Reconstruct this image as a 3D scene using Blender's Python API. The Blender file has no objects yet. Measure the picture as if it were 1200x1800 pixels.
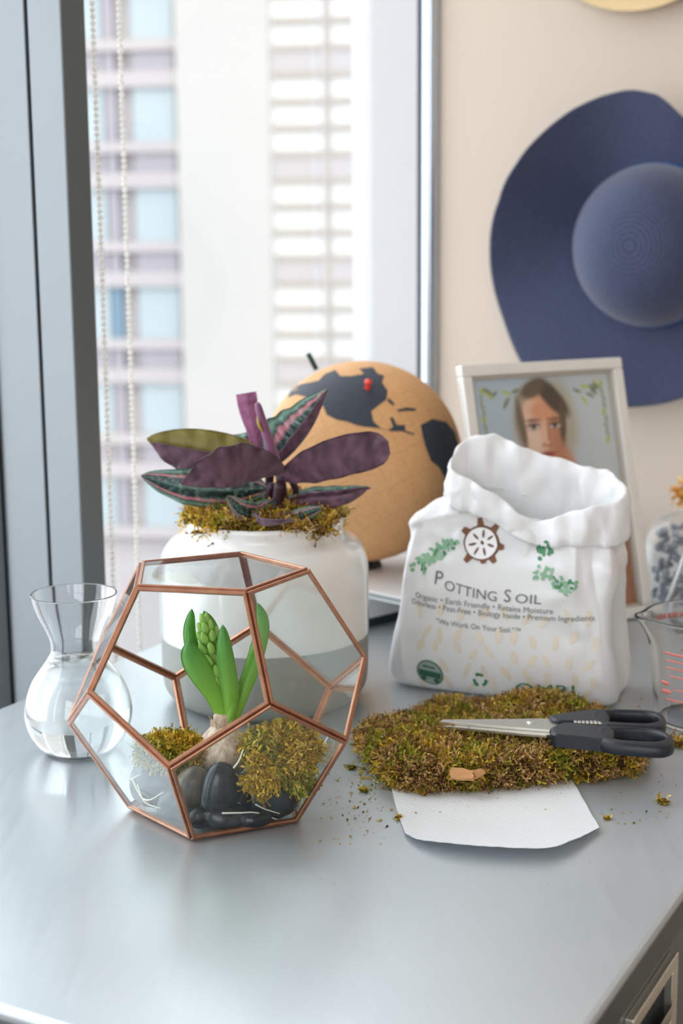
import bpy, bmesh, math, random
import numpy as np
from mathutils import Vector, Matrix, noise
from mathutils.bvhtree import BVHTree
from mathutils.geometry import delaunay_2d_cdt

random.seed(7)
RNG = np.random.default_rng(7)
scene = bpy.context.scene
COL = scene.collection
PI = math.pi

# ------------------------------------------------------------------ camera
FPX = 2578.89                      # focal length in pixels of the 1200x1800 frame
CAM = np.array([0.092059, -1.041867, 0.413858])
FW = np.array([0.0, 0.983745, -0.179572])
R2 = np.array([0.999971, -0.001372, -0.007518])
U2 = np.array([0.007642, 0.179567, 0.983716])
cd = bpy.data.cameras.new('camera')
cam = bpy.data.objects.new('camera', cd)
COL.objects.link(cam)
cam.matrix_world = Matrix(((R2[0], U2[0], -FW[0], CAM[0]), (R2[1], U2[1], -FW[1], CAM[1]),
                           (R2[2], U2[2], -FW[2], CAM[2]), (0, 0, 0, 1)))
cd.sensor_fit = 'VERTICAL'
cd.sensor_height = 36.0
cd.sensor_width = 24.0
cd.lens = FPX / 1800 * 36
cd.clip_start = 0.05
cd.clip_end = 300
cd.dof.use_dof = True
cd.dof.focus_distance = 1.075
cd.dof.aperture_fstop = 6.3
scene.camera = cam

# ------------------------------------------------------------------ world, daylight, exposure
world = bpy.data.worlds.new('overcast_sky')
scene.world = world
world.use_nodes = True
wn = world.node_tree.nodes
wn['Background'].inputs[0].default_value = (0.94, 0.965, 1.0, 1)
wn['Background'].inputs[1].default_value = 2.6
vs = scene.view_settings
vs.view_transform = 'Standard'
vs.look = 'None'
vs.exposure = 0.68
vs.gamma = 1.0
vs.use_curve_mapping = False
scene.cycles.max_bounces = 14
scene.cycles.transmission_bounces = 12
scene.cycles.transparent_max_bounces = 40
scene.cycles.diffuse_bounces = 6
scene.cycles.use_denoising = True

# room axes: U runs along the window wall away from the camera, V points from the window into the room
UV = np.array([0.475, 0.88, 0.0]); UV /= np.linalg.norm(UV)
VV = np.array([UV[1], -UV[0], 0.0])
ZV = np.array([0, 0, 1.0])
UW = 1.121           # back wall
FLOOR, CEIL = -0.75, 1.95
RV, RU = 2.7, -2.9   # right wall, rear wall

def W(u, v, z):
    return UV * u + VV * v + ZV * z

def portal(name, u0, u1, v0, v1, z0, z1, n):
    l = bpy.data.lights.new(name, 'AREA')
    o = bpy.data.objects.new(name, l)
    COL.objects.link(o)
    l.shape = 'RECTANGLE'
    c = W((u0 + u1) / 2, (v0 + v1) / 2, (z0 + z1) / 2)
    n = np.array(n, float)
    x = np.cross(ZV, n)
    o.matrix_world = Matrix(((x[0], 0, -n[0] * -1, c[0]), (x[1], 0, -n[1] * -1, c[1]), (x[2], 1, -n[2] * -1, c[2]), (0, 0, 0, 1)))
    # area lamps shine along local -Z, so local Z is the direction away from the room
    zdir = -n
    xdir = np.cross(ZV, zdir)
    ydir = np.cross(zdir, xdir)
    o.matrix_world = Matrix(((xdir[0], ydir[0], zdir[0], c[0]), (xdir[1], ydir[1], zdir[1], c[1]),
                             (xdir[2], ydir[2], zdir[2], c[2]), (0, 0, 0, 1)))
    l.size = abs(u1 - u0) + abs(v1 - v0)
    l.size_y = z1 - z0
    l.cycles.is_portal = True
    return o
portal('daylight_portal_left', RU, UW, -0.47, -0.47, FLOOR, CEIL, VV)
portal('daylight_portal_rear', RU - 0.02, RU - 0.02, 0.3, 2.3, -0.1, 1.75, UV)

# ------------------------------------------------------------------ helpers
def lin(c):
    return tuple(((x / 255) / 12.92 if x / 255 <= 0.04045 else ((x / 255 + 0.055) / 1.055) ** 2.4) for x in c)

def lin4(c):
    return lin(c) + (1.0,)

def ray(x, y):
    return R2 * ((x - 600) / FPX) - U2 * ((y - 900) / FPX) + FW

def tab(x, y, z=0.0):
    d = ray(x, y)
    return CAM + d * ((z - CAM[2]) / d[2])

def atY(x, y, Y):
    d = ray(x, y)
    return CAM + d * ((Y - CAM[1]) / d[1])

def onU(x, y, uu):
    d = ray(x, y)
    return CAM + d * ((uu - CAM @ UV) / (d @ UV))

def empty(name, loc, label, cat, group=None):
    o = bpy.data.objects.new(name, None)
    COL.objects.link(o)
    o.location = tuple(loc)
    o.empty_display_size = 0.02
    return tag(o, label, cat, group)

def tag(o, label=None, cat=None, group=None, kind=None):
    if label: o['label'] = label
    if cat: o['category'] = cat
    if group: o['group'] = group
    if kind: o['kind'] = kind
    return o

def wloc(o):
    p = np.zeros(3)
    while o is not None:
        p += np.array(o.location)
        o = o.parent
    return p

def mk(name, V, F, mats, parent=None, smooth=True, midx=None, uv=None, col=None, origin=None):
    """V in world coordinates; the object's origin is moved to `origin` (default: the centre bottom of its box)."""
    V = np.asarray(V, float)
    if origin is None:
        origin = np.array([(V[:, 0].min() + V[:, 0].max()) / 2, (V[:, 1].min() + V[:, 1].max()) / 2, V[:, 2].min()])
    origin = np.asarray(origin, float)
    me = bpy.data.meshes.new(name)
    me.from_pydata([tuple(p) for p in (V - origin)], [], [tuple(int(i) for i in f) for f in F])
    if not isinstance(mats, (list, tuple)): mats = [mats]
    for m in mats: me.materials.append(m)
    if midx is not None:
        me.polygons.foreach_set('material_index', np.asarray(midx, np.int32))
    if smooth:
        me.polygons.foreach_set('use_smooth', np.ones(len(me.polygons), bool))
    if uv is not None:
        li = np.empty(len(me.loops), np.int32); me.loops.foreach_get('vertex_index', li)
        lay = me.uv_layers.new(name='UVMap')
        lay.data.foreach_set('uv', np.asarray(uv, np.float32)[li].ravel())
    if col is not None:
        c = np.asarray(col, np.float32)
        if c.shape[1] == 3: c = np.hstack([c, np.ones((len(c), 1), np.float32)])
        a = me.color_attributes.new('Col', 'FLOAT_COLOR', 'POINT')
        a.data.foreach_set('color', c.ravel())
    me.update()
    o = bpy.data.objects.new(name, me)
    COL.objects.link(o)
    if parent is not None:
        o.parent = parent
        o.location = tuple(origin - wloc(parent))
    else:
        o.location = tuple(origin)
    return o

def share(src, name, loc, parent=None, rot=None, scale=None):
    """another object on the same mesh, placed in world coordinates"""
    o = bpy.data.objects.new(name, src.data)
    COL.objects.link(o)
    if parent is not None:
        o.parent = parent
        o.location = tuple(np.asarray(loc) - wloc(parent))
    else:
        o.location = tuple(loc)
    if rot is not None: o.rotation_euler = rot
    if scale is not None: o.scale = scale
    return o

class MB:
    def __init__(s): s.v = []; s.f = []; s.m = []
    def add(s, V, F, m=0):
        o = len(s.v)
        s.v.extend([tuple(p) for p in V]); s.f.extend([tuple(int(i) + o for i in f) for f in F]); s.m.extend([m] * len(F))
        return s
    def arrays(s): return np.array(s.v, float), s.f

def box(c, ax, ay, az, hx, hy, hz, bev=0.0):
    """chamfered box with axes ax, ay, az and half sizes"""
    c = np.asarray(c, float); ax = np.asarray(ax, float); ay = np.asarray(ay, float); az = np.asarray(az, float)
    bm = bmesh.new()
    bmesh.ops.create_cube(bm, size=2.0)
    for v in bm.verts: v.co = (v.co.x * hx, v.co.y * hy, v.co.z * hz)
    if bev > 0:
        bmesh.ops.bevel(bm, geom=bm.edges[:], offset=bev, segments=2, profile=0.6, affect='EDGES')
    bm.verts.index_update()
    V = np.array([tuple(v.co) for v in bm.verts]); F = [[v.index for v in f.verts] for f in bm.faces]
    bm.free()
    return c + V[:, :1] * ax + V[:, 1:2] * ay + V[:, 2:3] * az, F

def ico(sub=2):
    bm = bmesh.new(); bmesh.ops.create_icosphere(bm, subdivisions=sub, radius=1.0)
    bm.verts.index_update()
    V = np.array([tuple(v.co) for v in bm.verts]); F = [[v.index for v in f.verts] for f in bm.faces]
    bm.free(); return V, F

def lathe(prof, n=64, c=(0, 0, 0), close_prof=False):
    """prof: list of (r, z)"""
    P = np.array(prof, float); m = len(P)
    a = np.arange(n) * 2 * PI / n
    V = np.zeros((m, n, 3))
    V[:, :, 0] = P[:, :1] * np.cos(a); V[:, :, 1] = P[:, :1] * np.sin(a); V[:, :, 2] = P[:, 1:2]
    V = V.reshape(-1, 3) + np.asarray(c, float)
    F = []
    R = m if close_prof else m - 1
    for i in range(R):
        i2 = (i + 1) % m
        for j in range(n):
            j2 = (j + 1) % n
            F.append((i * n + j, i * n + j2, i2 * n + j2, i2 * n + j))
    return V, F

def catmull(P, n):
    P = np.asarray(P, float)
    if len(P) == 2:
        t = np.linspace(0, 1, n)[:, None]; return P[0] * (1 - t) + P[1] * t
    E_ = np.vstack([2 * P[0] - P[1], P, 2 * P[-1] - P[-2]])
    out = []
    for t in np.linspace(0, len(P) - 1 - 1e-9, n):
        i = int(t); f = t - i
        a, b, c_, d = E_[i:i + 4]
        out.append(0.5 * ((2 * b) + (-a + c_) * f + (2 * a - 5 * b + 4 * c_ - d) * f * f + (-a + 3 * b - 3 * c_ + d) * f ** 3))
    return np.array(out)

def tube(P, r, n=8, cap=True, flat=1.0):
    P = np.asarray(P, float); m = len(P)
    r = np.broadcast_to(np.asarray(r, float), (m,))
    T = np.gradient(P, axis=0); T /= np.linalg.norm(T, axis=1)[:, None] + 1e-12
    ref = np.array([0, 0, 1.0]) if abs(T[0][2]) < 0.9 else np.array([1.0, 0, 0])
    N = np.cross(T[0], ref); N /= np.linalg.norm(N)
    V = []; a = np.arange(n) * 2 * PI / n
    for i in range(m):
        N = N - T[i] * (N @ T[i]); N /= np.linalg.norm(N) + 1e-12
        B = np.cross(T[i], N)
        for t in a: V.append(P[i] + r[i] * (math.cos(t) * N + flat * math.sin(t) * B))
    F = []
    for i in range(m - 1):
        for j in range(n):
            j2 = (j + 1) % n
            F.append((i * n + j, i * n + j2, (i + 1) * n + j2, (i + 1) * n + j))
    if cap:
        F.append(tuple(range(n - 1, -1, -1))); F.append(tuple((m - 1) * n + j for j in range(n)))
    return np.array(V), F

def in_poly(p, poly):
    x, y = p; c = False; n = len(poly); j = n - 1
    for i in range(n):
        xi, yi = poly[i]; xj, yj = poly[j]
        if (yi > y) != (yj > y) and x < (xj - xi) * (y - yi) / (yj - yi + 1e-15) + xi: c = not c
        j = i
    return c

def patch2d(poly, step):
    """triangulate a 2-D polygon with inner grid points"""
    poly = [tuple(p) for p in poly]
    pts = []
    for i in range(len(poly)):
        a = np.array(poly[i]); b = np.array(poly[(i + 1) % len(poly)])
        k = max(1, int(np.linalg.norm(b - a) / step))
        for q in range(k): pts.append(a + (b - a) * q / k)
    nb = len(pts)
    A = np.array(pts)
    for x in np.arange(A[:, 0].min(), A[:, 0].max(), step):
        for y in np.arange(A[:, 1].min(), A[:, 1].max(), step):
            if in_poly((x, y), poly) and np.min(np.hypot(A[:nb, 0] - x, A[:nb, 1] - y)) > step * 0.45:
                pts.append(np.array([x, y]))
    r = delaunay_2d_cdt([Vector(p) for p in pts], [(i, (i + 1) % nb) for i in range(nb)], [list(range(nb))], 1, 1e-6)
    return np.array([tuple(v) for v in r[0]]), [tuple(f) for f in r[2]]

def vnoise(p, s=1.0, o=0.0):
    return noise.noise(Vector((p[0] * s + o, p[1] * s + o * 1.3, p[2] * s - o)))

# ------------------------------------------------------------------ materials
def new_mat(name):
    m = bpy.data.materials.new(name); m.use_nodes = True
    nt = m.node_tree
    return m, nt, nt.nodes['Principled BSDF']

def add(nt, t, **kw):
    n = nt.nodes.new(t)
    for k, v in kw.items():
        if k in n.inputs.keys(): n.inputs[k].default_value = v
        else: setattr(n, k, v)
    return n

def simple(name, c, rough=0.5, metal=0.0, spec=0.5, coat=0.0, noise_amt=0.06, nscale=30.0, bump=0.0, bscale=200.0, sub=0.0, trans=0.0, sheen=0.0):
    m, nt, b = new_mat(name)
    b.inputs['Roughness'].default_value = rough
    b.inputs['Metallic'].default_value = metal
    b.inputs['Specular IOR Level'].default_value = spec
    b.inputs['Coat Weight'].default_value = coat
    b.inputs['Sheen Weight'].default_value = sheen
    tc = add(nt, 'ShaderNodeTexCoord')
    nz = add(nt, 'ShaderNodeTexNoise', Scale=nscale, Detail=4.0)
    nt.links.new(tc.outputs['Object'], nz.inputs['Vector'])
    mx = add(nt, 'ShaderNodeMix', data_type='RGBA')
    L = lin(c)
    mx.inputs[6].default_value = tuple(x * (1 - noise_amt) for x in L) + (1,)
    mx.inputs[7].default_value = tuple(min(1, x * (1 + noise_amt)) for x in L) + (1,)
    nt.links.new(nz.outputs['Fac'], mx.inputs[0])
    nt.links.new(mx.outputs[2], b.inputs['Base Color'])
    if bump > 0:
        n2 = add(nt, 'ShaderNodeTexNoise', Scale=bscale, Detail=3.0)
        nt.links.new(tc.outputs['Object'], n2.inputs['Vector'])
        bp = add(nt, 'ShaderNodeBump', Strength=bump, Distance=0.001)
        nt.links.new(n2.outputs['Fac'], bp.inputs['Height'])
        nt.links.new(bp.outputs['Normal'], b.inputs['Normal'])
    if trans > 0:
        tr = add(nt, 'ShaderNodeBsdfTranslucent')
        nt.links.new(mx.outputs[2], tr.inputs['Color'])
        ms = add(nt, 'ShaderNodeMixShader'); ms.inputs[0].default_value = trans
        out = nt.nodes['Material Output']
        nt.links.new(b.outputs[0], ms.inputs[1]); nt.links.new(tr.outputs[0], ms.inputs[2])
        nt.links.new(ms.outputs[0], out.inputs['Surface'])
    return m

def thin_glass(name, tint=(0.96, 0.985, 0.98), ior=1.5, rough=0.02, veil=0.0):
    """a sheet of glass: clear, with reflections that grow towards grazing angles"""
    m = bpy.data.materials.new(name); m.use_nodes = True
    nt = m.node_tree; nt.nodes.clear()
    out = add(nt, 'ShaderNodeOutputMaterial')
    tr = add(nt, 'ShaderNodeBsdfTransparent'); tr.inputs[0].default_value = tint + (1,)
    gl = add(nt, 'ShaderNodeBsdfGlossy'); gl.inputs['Roughness'].default_value = rough
    gl.inputs[0].default_value = (1, 1, 1, 1)
    f0 = ((ior - 1) / (ior + 1)) ** 2          # Schlick, the same from either side of the sheet
    lw = add(nt, 'ShaderNodeLayerWeight')
    pw = add(nt, 'ShaderNodeMath', operation='POWER'); pw.inputs[1].default_value = 5.0
    nt.links.new(lw.outputs['Facing'], pw.inputs[0])
    lw.inputs['Blend'].default_value = 0.5
    fr = add(nt, 'ShaderNodeMath', operation='MULTIPLY_ADD'); fr.inputs[1].default_value = 1 - f0; fr.inputs[2].default_value = f0
    nt.links.new(pw.outputs[0], fr.inputs[0])
    ms = add(nt, 'ShaderNodeMixShader')
    nt.links.new(fr.outputs[0], ms.inputs[0]); nt.links.new(tr.outputs[0], ms.inputs[1]); nt.links.new(gl.outputs[0], ms.inputs[2])
    last = ms
    if veil > 0:                      # uneven pale diffuse veil over the sheet
        df = add(nt, 'ShaderNodeBsdfDiffuse'); df.inputs[0].default_value = (0.9, 0.93, 0.95, 1)
        tl = add(nt, 'ShaderNodeBsdfTranslucent'); tl.inputs[0].default_value = (0.9, 0.93, 0.95, 1)
        ad = add(nt, 'ShaderNodeMixShader'); ad.inputs[0].default_value = 0.5
        nt.links.new(df.outputs[0], ad.inputs[1]); nt.links.new(tl.outputs[0], ad.inputs[2])
        tc = add(nt, 'ShaderNodeTexCoord'); nz = add(nt, 'ShaderNodeTexNoise', Scale=14.0, Detail=4.0)
        nt.links.new(tc.outputs['Object'], nz.inputs['Vector'])
        mr = add(nt, 'ShaderNodeMapRange'); mr.inputs[1].default_value = 0.3; mr.inputs[2].default_value = 0.75
        mr.inputs[3].default_value = veil * 0.5; mr.inputs[4].default_value = veil * 1.4
        nt.links.new(nz.outputs['Fac'], mr.inputs[0])
        m2 = add(nt, 'ShaderNodeMixShader')
        nt.links.new(mr.outputs[0], m2.inputs[0]); nt.links.new(ms.outputs[0], m2.inputs[1]); nt.links.new(ad.outputs[0], m2.inputs[2])
        last = m2
    nt.links.new(last.outputs[0], out.inputs['Surface'])
    return m

def solid_glass(name, c=(0.97, 0.99, 0.99), ior=1.45, rough=0.0):
    m, nt, b = new_mat(name)
    b.inputs['Base Color'].default_value = c + (1,)
    b.inputs['Transmission Weight'].default_value = 1.0
    b.inputs['Roughness'].default_value = rough
    b.inputs['IOR'].default_value = ior
    return m

def vcol_mat(name, rough=0.8, bump=0.0, trans=0.0, spec=0.3):
    m, nt, b = new_mat(name)
    a = add(nt, 'ShaderNodeAttribute', attribute_name='Col')
    nt.links.new(a.outputs['Color'], b.inputs['Base Color'])
    b.inputs['Roughness'].default_value = rough
    b.inputs['Specular IOR Level'].default_value = spec
    if trans > 0:
        tr = add(nt, 'ShaderNodeBsdfTranslucent')
        nt.links.new(a.outputs['Color'], tr.inputs['Color'])
        ms = add(nt, 'ShaderNodeMixShader'); ms.inputs[0].default_value = trans
        nt.links.new(b.outputs[0], ms.inputs[1]); nt.links.new(tr.outputs[0], ms.inputs[2])
        nt.links.new(ms.outputs[0], nt.nodes['Material Output'].inputs['Surface'])
    return m

def bands_mat(name, c1, c2, count, rough=0.7, bump=0.6, dist=0.002, axis='Y'):
    """woven rings following UV y"""
    m, nt, b = new_mat(name)
    b.inputs['Roughness'].default_value = rough
    b.inputs['Sheen Weight'].default_value = 0.25
    tc = add(nt, 'ShaderNodeTexCoord')
    wv = add(nt, 'ShaderNodeTexWave', wave_type='BANDS', bands_direction=axis, wave_profile='SIN')
    wv.inputs['Scale'].default_value = count / 6.2832 * 2 * PI / 20 * 2
    wv.inputs['Distortion'].default_value = 0.4
    wv.inputs['Detail'].default_value = 1.5
    nt.links.new(tc.outputs['UV'], wv.inputs['Vector'])
    nz = add(nt, 'ShaderNodeTexNoise', Scale=220.0, Detail=3.0)
    nt.links.new(tc.outputs['Object'], nz.inputs['Vector'])
    mx = add(nt, 'ShaderNodeMix', data_type='RGBA')
    mx.inputs[6].default_value = lin4(c1); mx.inputs[7].default_value = lin4(c2)
    ad = add(nt, 'ShaderNodeMath', operation='MULTIPLY_ADD'); ad.inputs[1].default_value = 0.55
    nt.links.new(nz.outputs['Fac'], ad.inputs[0])
    m3 = add(nt, 'ShaderNodeMath', operation='MULTIPLY'); m3.inputs[1].default_value = 0.45
    nt.links.new(wv.outputs['Fac'], m3.inputs[0]); nt.links.new(m3.outputs[0], ad.inputs[2])
    nt.links.new(ad.outputs[0], mx.inputs[0]); nt.links.new(mx.outputs[2], b.inputs['Base Color'])
    bp = add(nt, 'ShaderNodeBump', Strength=bump, Distance=dist)
    nt.links.new(ad.outputs[0], bp.inputs['Height']); nt.links.new(bp.outputs['Normal'], b.inputs['Normal'])
    return m

M = {}
M['wall'] = simple('beige_wall_paint', (206, 192, 177), 0.85, noise_amt=0.012, nscale=3, bump=0.05, bscale=300)
M['white'] = simple('white_ceiling_paint', (236, 234, 230), 0.9, noise_amt=0.01)
M['floor'] = simple('grey_floor', (120, 112, 104), 0.5, noise_amt=0.1, nscale=4)
M['alu'] = simple('pale_blue_grey_metallic_frame', (126, 131, 135), 0.40, metal=0.6, noise_amt=0.02)
M['cover'] = simple('dark_grey_shade_strip', (92, 100, 102), 0.5, noise_amt=0.04)  # shade of the mullions' room side, put into colour
M['jamb'] = simple('light_grey_jamb_paint', (192, 192, 195), 0.45, noise_amt=0.02)
M['chrome'] = simple('bright_aluminium_trim', (190, 200, 212), 0.22, metal=0.9, noise_amt=0.03)
M['gasket'] = simple('black_rubber_gasket', (14, 26, 30), 0.6)
M['winglass'] = thin_glass('window_glass', (0.97, 0.985, 0.99), 1.35, 0.0)
# ------------------------------------------------------------------ room shell
def quadbox(name, u0, u1, v0, v1, z0, z1, mat, parent=None, bev=0.0, kind=None):
    V, F = box(W((u0 + u1) / 2, (v0 + v1) / 2, (z0 + z1) / 2), UV, VV, ZV, (u1 - u0) / 2, (v1 - v0) / 2, (z1 - z0) / 2, bev)
    o = mk(name, V, F, mat, parent, smooth=False)
    if kind: o['kind'] = kind
    return o

quadbox('wall_back', UW, UW + 0.12, -0.43, RV + 0.12, FLOOR, CEIL, M['wall'], kind='structure')
quadbox('floor', RU, UW, -0.6, RV, FLOOR - 0.1, FLOOR, M['floor'], kind='structure')
quadbox('ceiling', RU, UW, -0.6, RV, CEIL, CEIL + 0.1, M['white'], kind='structure')
quadbox('wall_right', RU, UW, RV, RV + 0.12, FLOOR, CEIL, M['wall'], kind='structure')
# rear wall behind the camera, with a window opening
wr = quadbox('wall_rear', RU - 0.12, RU, -0.6, 0.3, FLOOR, CEIL, M['wall'], kind='structure')
quadbox('wall_piece', RU - 0.12, RU, 2.3, RV, FLOOR, CEIL, M['wall'], wr)
quadbox('wall_piece', RU - 0.12, RU, 0.3, 2.3, FLOOR, -0.1, M['wall'], wr)
quadbox('wall_piece', RU - 0.12, RU, 0.3, 2.3, 1.75, CEIL, M['wall'], wr)
w3 = quadbox('window_3', RU - 0.08, RU - 0.03, 1.27, 1.33, -0.1, 1.75, M['white'], kind='structure')
quadbox('glazing_bar', RU - 0.08, RU - 0.03, 0.3, 2.3, 0.95, 1.0, M['white'], w3)

# glazed wall on the left: deep aluminium mullions, floor to ceiling
VI, VG = -0.335, -0.44      # inner face of the mullions, glass plane
def mullion(name, u0, u1, parent=None):
    r = quadbox(name, u0, u1, VI - 0.040, VI, FLOOR, CEIL, M['alu'], parent, bev=0.0015)
    quadbox('inner_shade_strip', u0 - 0.0002, u1 + 0.0002, VI - 0.0012, VI + 0.0006, FLOOR, CEIL, M['cover'], r)  # added strip: its dark grey paints the shade on the backlit inner face
    quadbox('rear_profile', u0, u1, VG + 0.006, VI - 0.044, FLOOR, CEIL, M['alu'], r, bev=0.001)
    quadbox('gasket', u0 + 0.004, u1 - 0.004, VI - 0.0445, VI - 0.0395, FLOOR, CEIL, M['gasket'], r)
    quadbox('gasket', u0 - 0.004, u1 + 0.004, VG - 0.012, VG + 0.0065, FLOOR, CEIL, M['gasket'], r)
    quadbox('outer_cap', u0 - 0.002, u1 + 0.002, VG - 0.07, VG - 0.0125, FLOOR, CEIL, M['alu'], r)
    return r
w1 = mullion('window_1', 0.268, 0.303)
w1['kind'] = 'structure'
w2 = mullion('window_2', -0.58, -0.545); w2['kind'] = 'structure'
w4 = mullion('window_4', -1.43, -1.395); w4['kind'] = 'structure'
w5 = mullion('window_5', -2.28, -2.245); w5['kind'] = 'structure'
quadbox('glass_pane', 0.300, UW - 0.005, VG - 0.004, VG + 0.004, FLOOR, CEIL, M['winglass'], w1)
quadbox('glass_pane', -0.542, 0.271, VG - 0.004, VG + 0.004, FLOOR, CEIL, M['winglass'], w2)
# jamb and rounded trim where the glazing meets the back wall
jm = quadbox('trim_1', UW - 0.016, UW - 0.0005, VG - 0.03, VI - 0.028, FLOOR, CEIL, M['jamb'], kind='structure')
prof = []
for k in range(13):
    a = PI * k / 12
    prof.append((0.0150 * math.sin(a) + 0.002, -0.0135 * math.cos(a)))
V = []; F = []
for z in (FLOOR, CEIL):
    for (du, dv) in prof: V.append(W(UW - du, VI - 0.0135 + dv, z))
for k in range(12): F.append((k, k + 1, 13 + k + 1, 13 + k))
F += [tuple(range(13)), tuple(range(25, 12, -1))]
o = mk('trim_2', V, F, M['chrome']); o['kind'] = 'structure'

# ------------------------------------------------------------------ the tower across the street
M['tower'] = simple('pale_tower_cladding', (157, 154, 150), 0.8, noise_amt=0.03, nscale=0.4)
M['tower_pale'] = simple('tower_mullion_band', (152, 146, 145), 0.8, noise_amt=0.03, nscale=0.4)
M['spandrel'] = simple('grey_violet_spandrel', (133, 128, 133), 0.6, noise_amt=0.08, nscale=0.3)
M['tglass'] = simple('pale_blue_tower_glass', (141, 151, 154), 0.4, noise_amt=0.10, nscale=0.25)
M['tglass2'] = simple('mid_blue_tower_glass', (88, 112, 128), 0.4, noise_amt=0.12, nscale=0.25)
M['slat'] = simple('taupe_louver_slat', (142, 134, 125), 0.8, noise_amt=0.04, nscale=0.4)
M['louver_bright'] = simple('white_louver_panel', (180, 178, 174), 0.7, noise_amt=0.02, nscale=0.4)
TY = 46.0
tower = empty('tower_block', (-4, TY, -30), 'pale office tower with window bays and louver strips seen through the window', 'building')
RZ = math.radians(-9)          # the facade turns slightly, nearer on the right
AX = np.array([math.cos(RZ), math.sin(RZ), 0]); AN = np.array([-math.sin(RZ), math.cos(RZ), 0])
T0 = atY(450, 429, TY)
def tw(x):                     # facade abscissa in metres for a picture column at horizon height
    d = ray(x, 429); t = ((T0 - CAM) @ AN) / (d @ AN); return float((CAM + d * t - T0) @ AX)
def tzz(y):
    d = ray(450, y); t = ((T0 - CAM) @ AN) / (d @ AN); return float((CAM + d * t)[2])
def tbox(name, x0, x1, z0, z1, d0, d1, mat, parent):
    c = T0 * [1, 1, 0] + AX * (x0 + x1) / 2 + AN * (d0 + d1) / 2 + ZV * (z0 + z1) / 2
    V, F = box(c, AX, AN, ZV, (x1 - x0) / 2, (d1 - d0) / 2, (z1 - z0) / 2)
    return mk(name, V, F, mat, parent, smooth=False)
tbox('facade_wall', tw(316), tw(478), -30, 16, 0, 8, M['tower'], tower)
tbox('facade_wall', tw(672), tw(1150), -30, 16, 0, 8, M['tower'], tower)
tbox('back_wall', tw(-700), tw(316), -30, 16, 0.6, 8, M['tower_pale'], tower)
tbox('back_wall', tw(478), tw(672), -30, 16, 0.12, 8, M['louver_bright'], tower)
floor_h = abs(tzz(265) - tzz(443))
sp0 = tzz(282)
bays = [(-660, -560), (-540, -440), (-420, -320), (-300, -200), (-180, -80), (-60, 30), (50, 125), (148, 184), (187, 206), (236, 309)]
for k in range(-5, 4):
    zc = sp0 - k * floor_h
    pm = floor_h / 178.0
    for bi, (xa, xb) in enumerate(bays):
        tbox('spandrel', tw(xa), tw(xb), zc - 17 * pm, zc + 18 * pm, 0.28, 0.7, M['spandrel'], tower)
        gm = M['tglass2'] if (bi == 8 and k in (1, 3)) else M['tglass']
        if bi == 8 and k != 1: gm = M['spandrel']
        tbox('window', tw(xa), tw(xb), zc - 140 * pm, zc - 45 * pm, 0.33, 0.7, gm, tower)
    tbox('floor_band', tw(-680), tw(316), zc - 45 * pm, zc - 17 * pm, 0.15, 0.7, M['tower_pale'], tower)
    tbox('floor_band', tw(-680), tw(316), zc - 160 * pm, zc - 140 * pm, 0.15, 0.7, M['tower_pale'], tower)
sl0 = tzz(38); sp = abs(tzz(38) - tzz(85.4))
for k in range(-6, 27):
    z = sl0 - k * sp
    tbox('louver_slat', tw(484), tw(570), z - 0.10, z + 0.10, 0.02, 0.5, M['slat'], tower)
    tbox('louver_slat', tw(581), tw(668), z - 0.10, z + 0.10, 0.02, 0.5, M['slat'], tower)
    if k % 4 == 1:
        tbox('floor_panel', tw(484), tw(668), z - sp + 0.1, z - 0.1, 0.06, 0.5, M['tower_pale'], tower)
tbox('louver_post', tw(570), tw(581), -30, 16, 0.05, 0.5, M['slat'], tower)
V, F = box((0, 60, -30.2), (1, 0, 0), (0, 1, 0), (0, 0, 1), 120, 120, 0.1)
o = mk('ground', V, F, simple('grey_street', (130, 130, 132), 0.9, noise_amt=0.1, nscale=0.2), smooth=False); o['kind'] = 'structure'

# ------------------------------------------------------------------ bead chain of the window blind
M['bead'] = simple('ivory_plastic_bead', (252, 250, 246), 0.3, trans=0.65)
BV, BF = ico(1)
def bead_chain(px_top, px_bot, Y, label):
    a = atY(px_top[0], px_top[1], Y); b = atY(px_bot[0], px_bot[1], Y)
    x, y = (a[0] + b[0]) / 2, Y
    mb = MB()
    z = -0.30
    while z < 1.9:
        mb.add(BV * 0.0033 + np.array([x, y, z]), BF); z += 0.0064
    tv, tf = tube([(x, y, -0.3), (x, y, 1.9)], 0.0007, 5)
    mb.add(tv, tf)
    V, F = mb.arrays()
    o = mk('bead_chain', V, F, M['bead']); tag(o, label, 'blind chain', 'strands of the blind chain')
bead_chain((172, 60), (190, 1000), 0.50, 'ivory bead chain strand hanging closest to the dark mullion')
bead_chain((217, 60), (235, 1000), 0.62, 'ivory bead chain strand hanging farther from the dark mullion')

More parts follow.
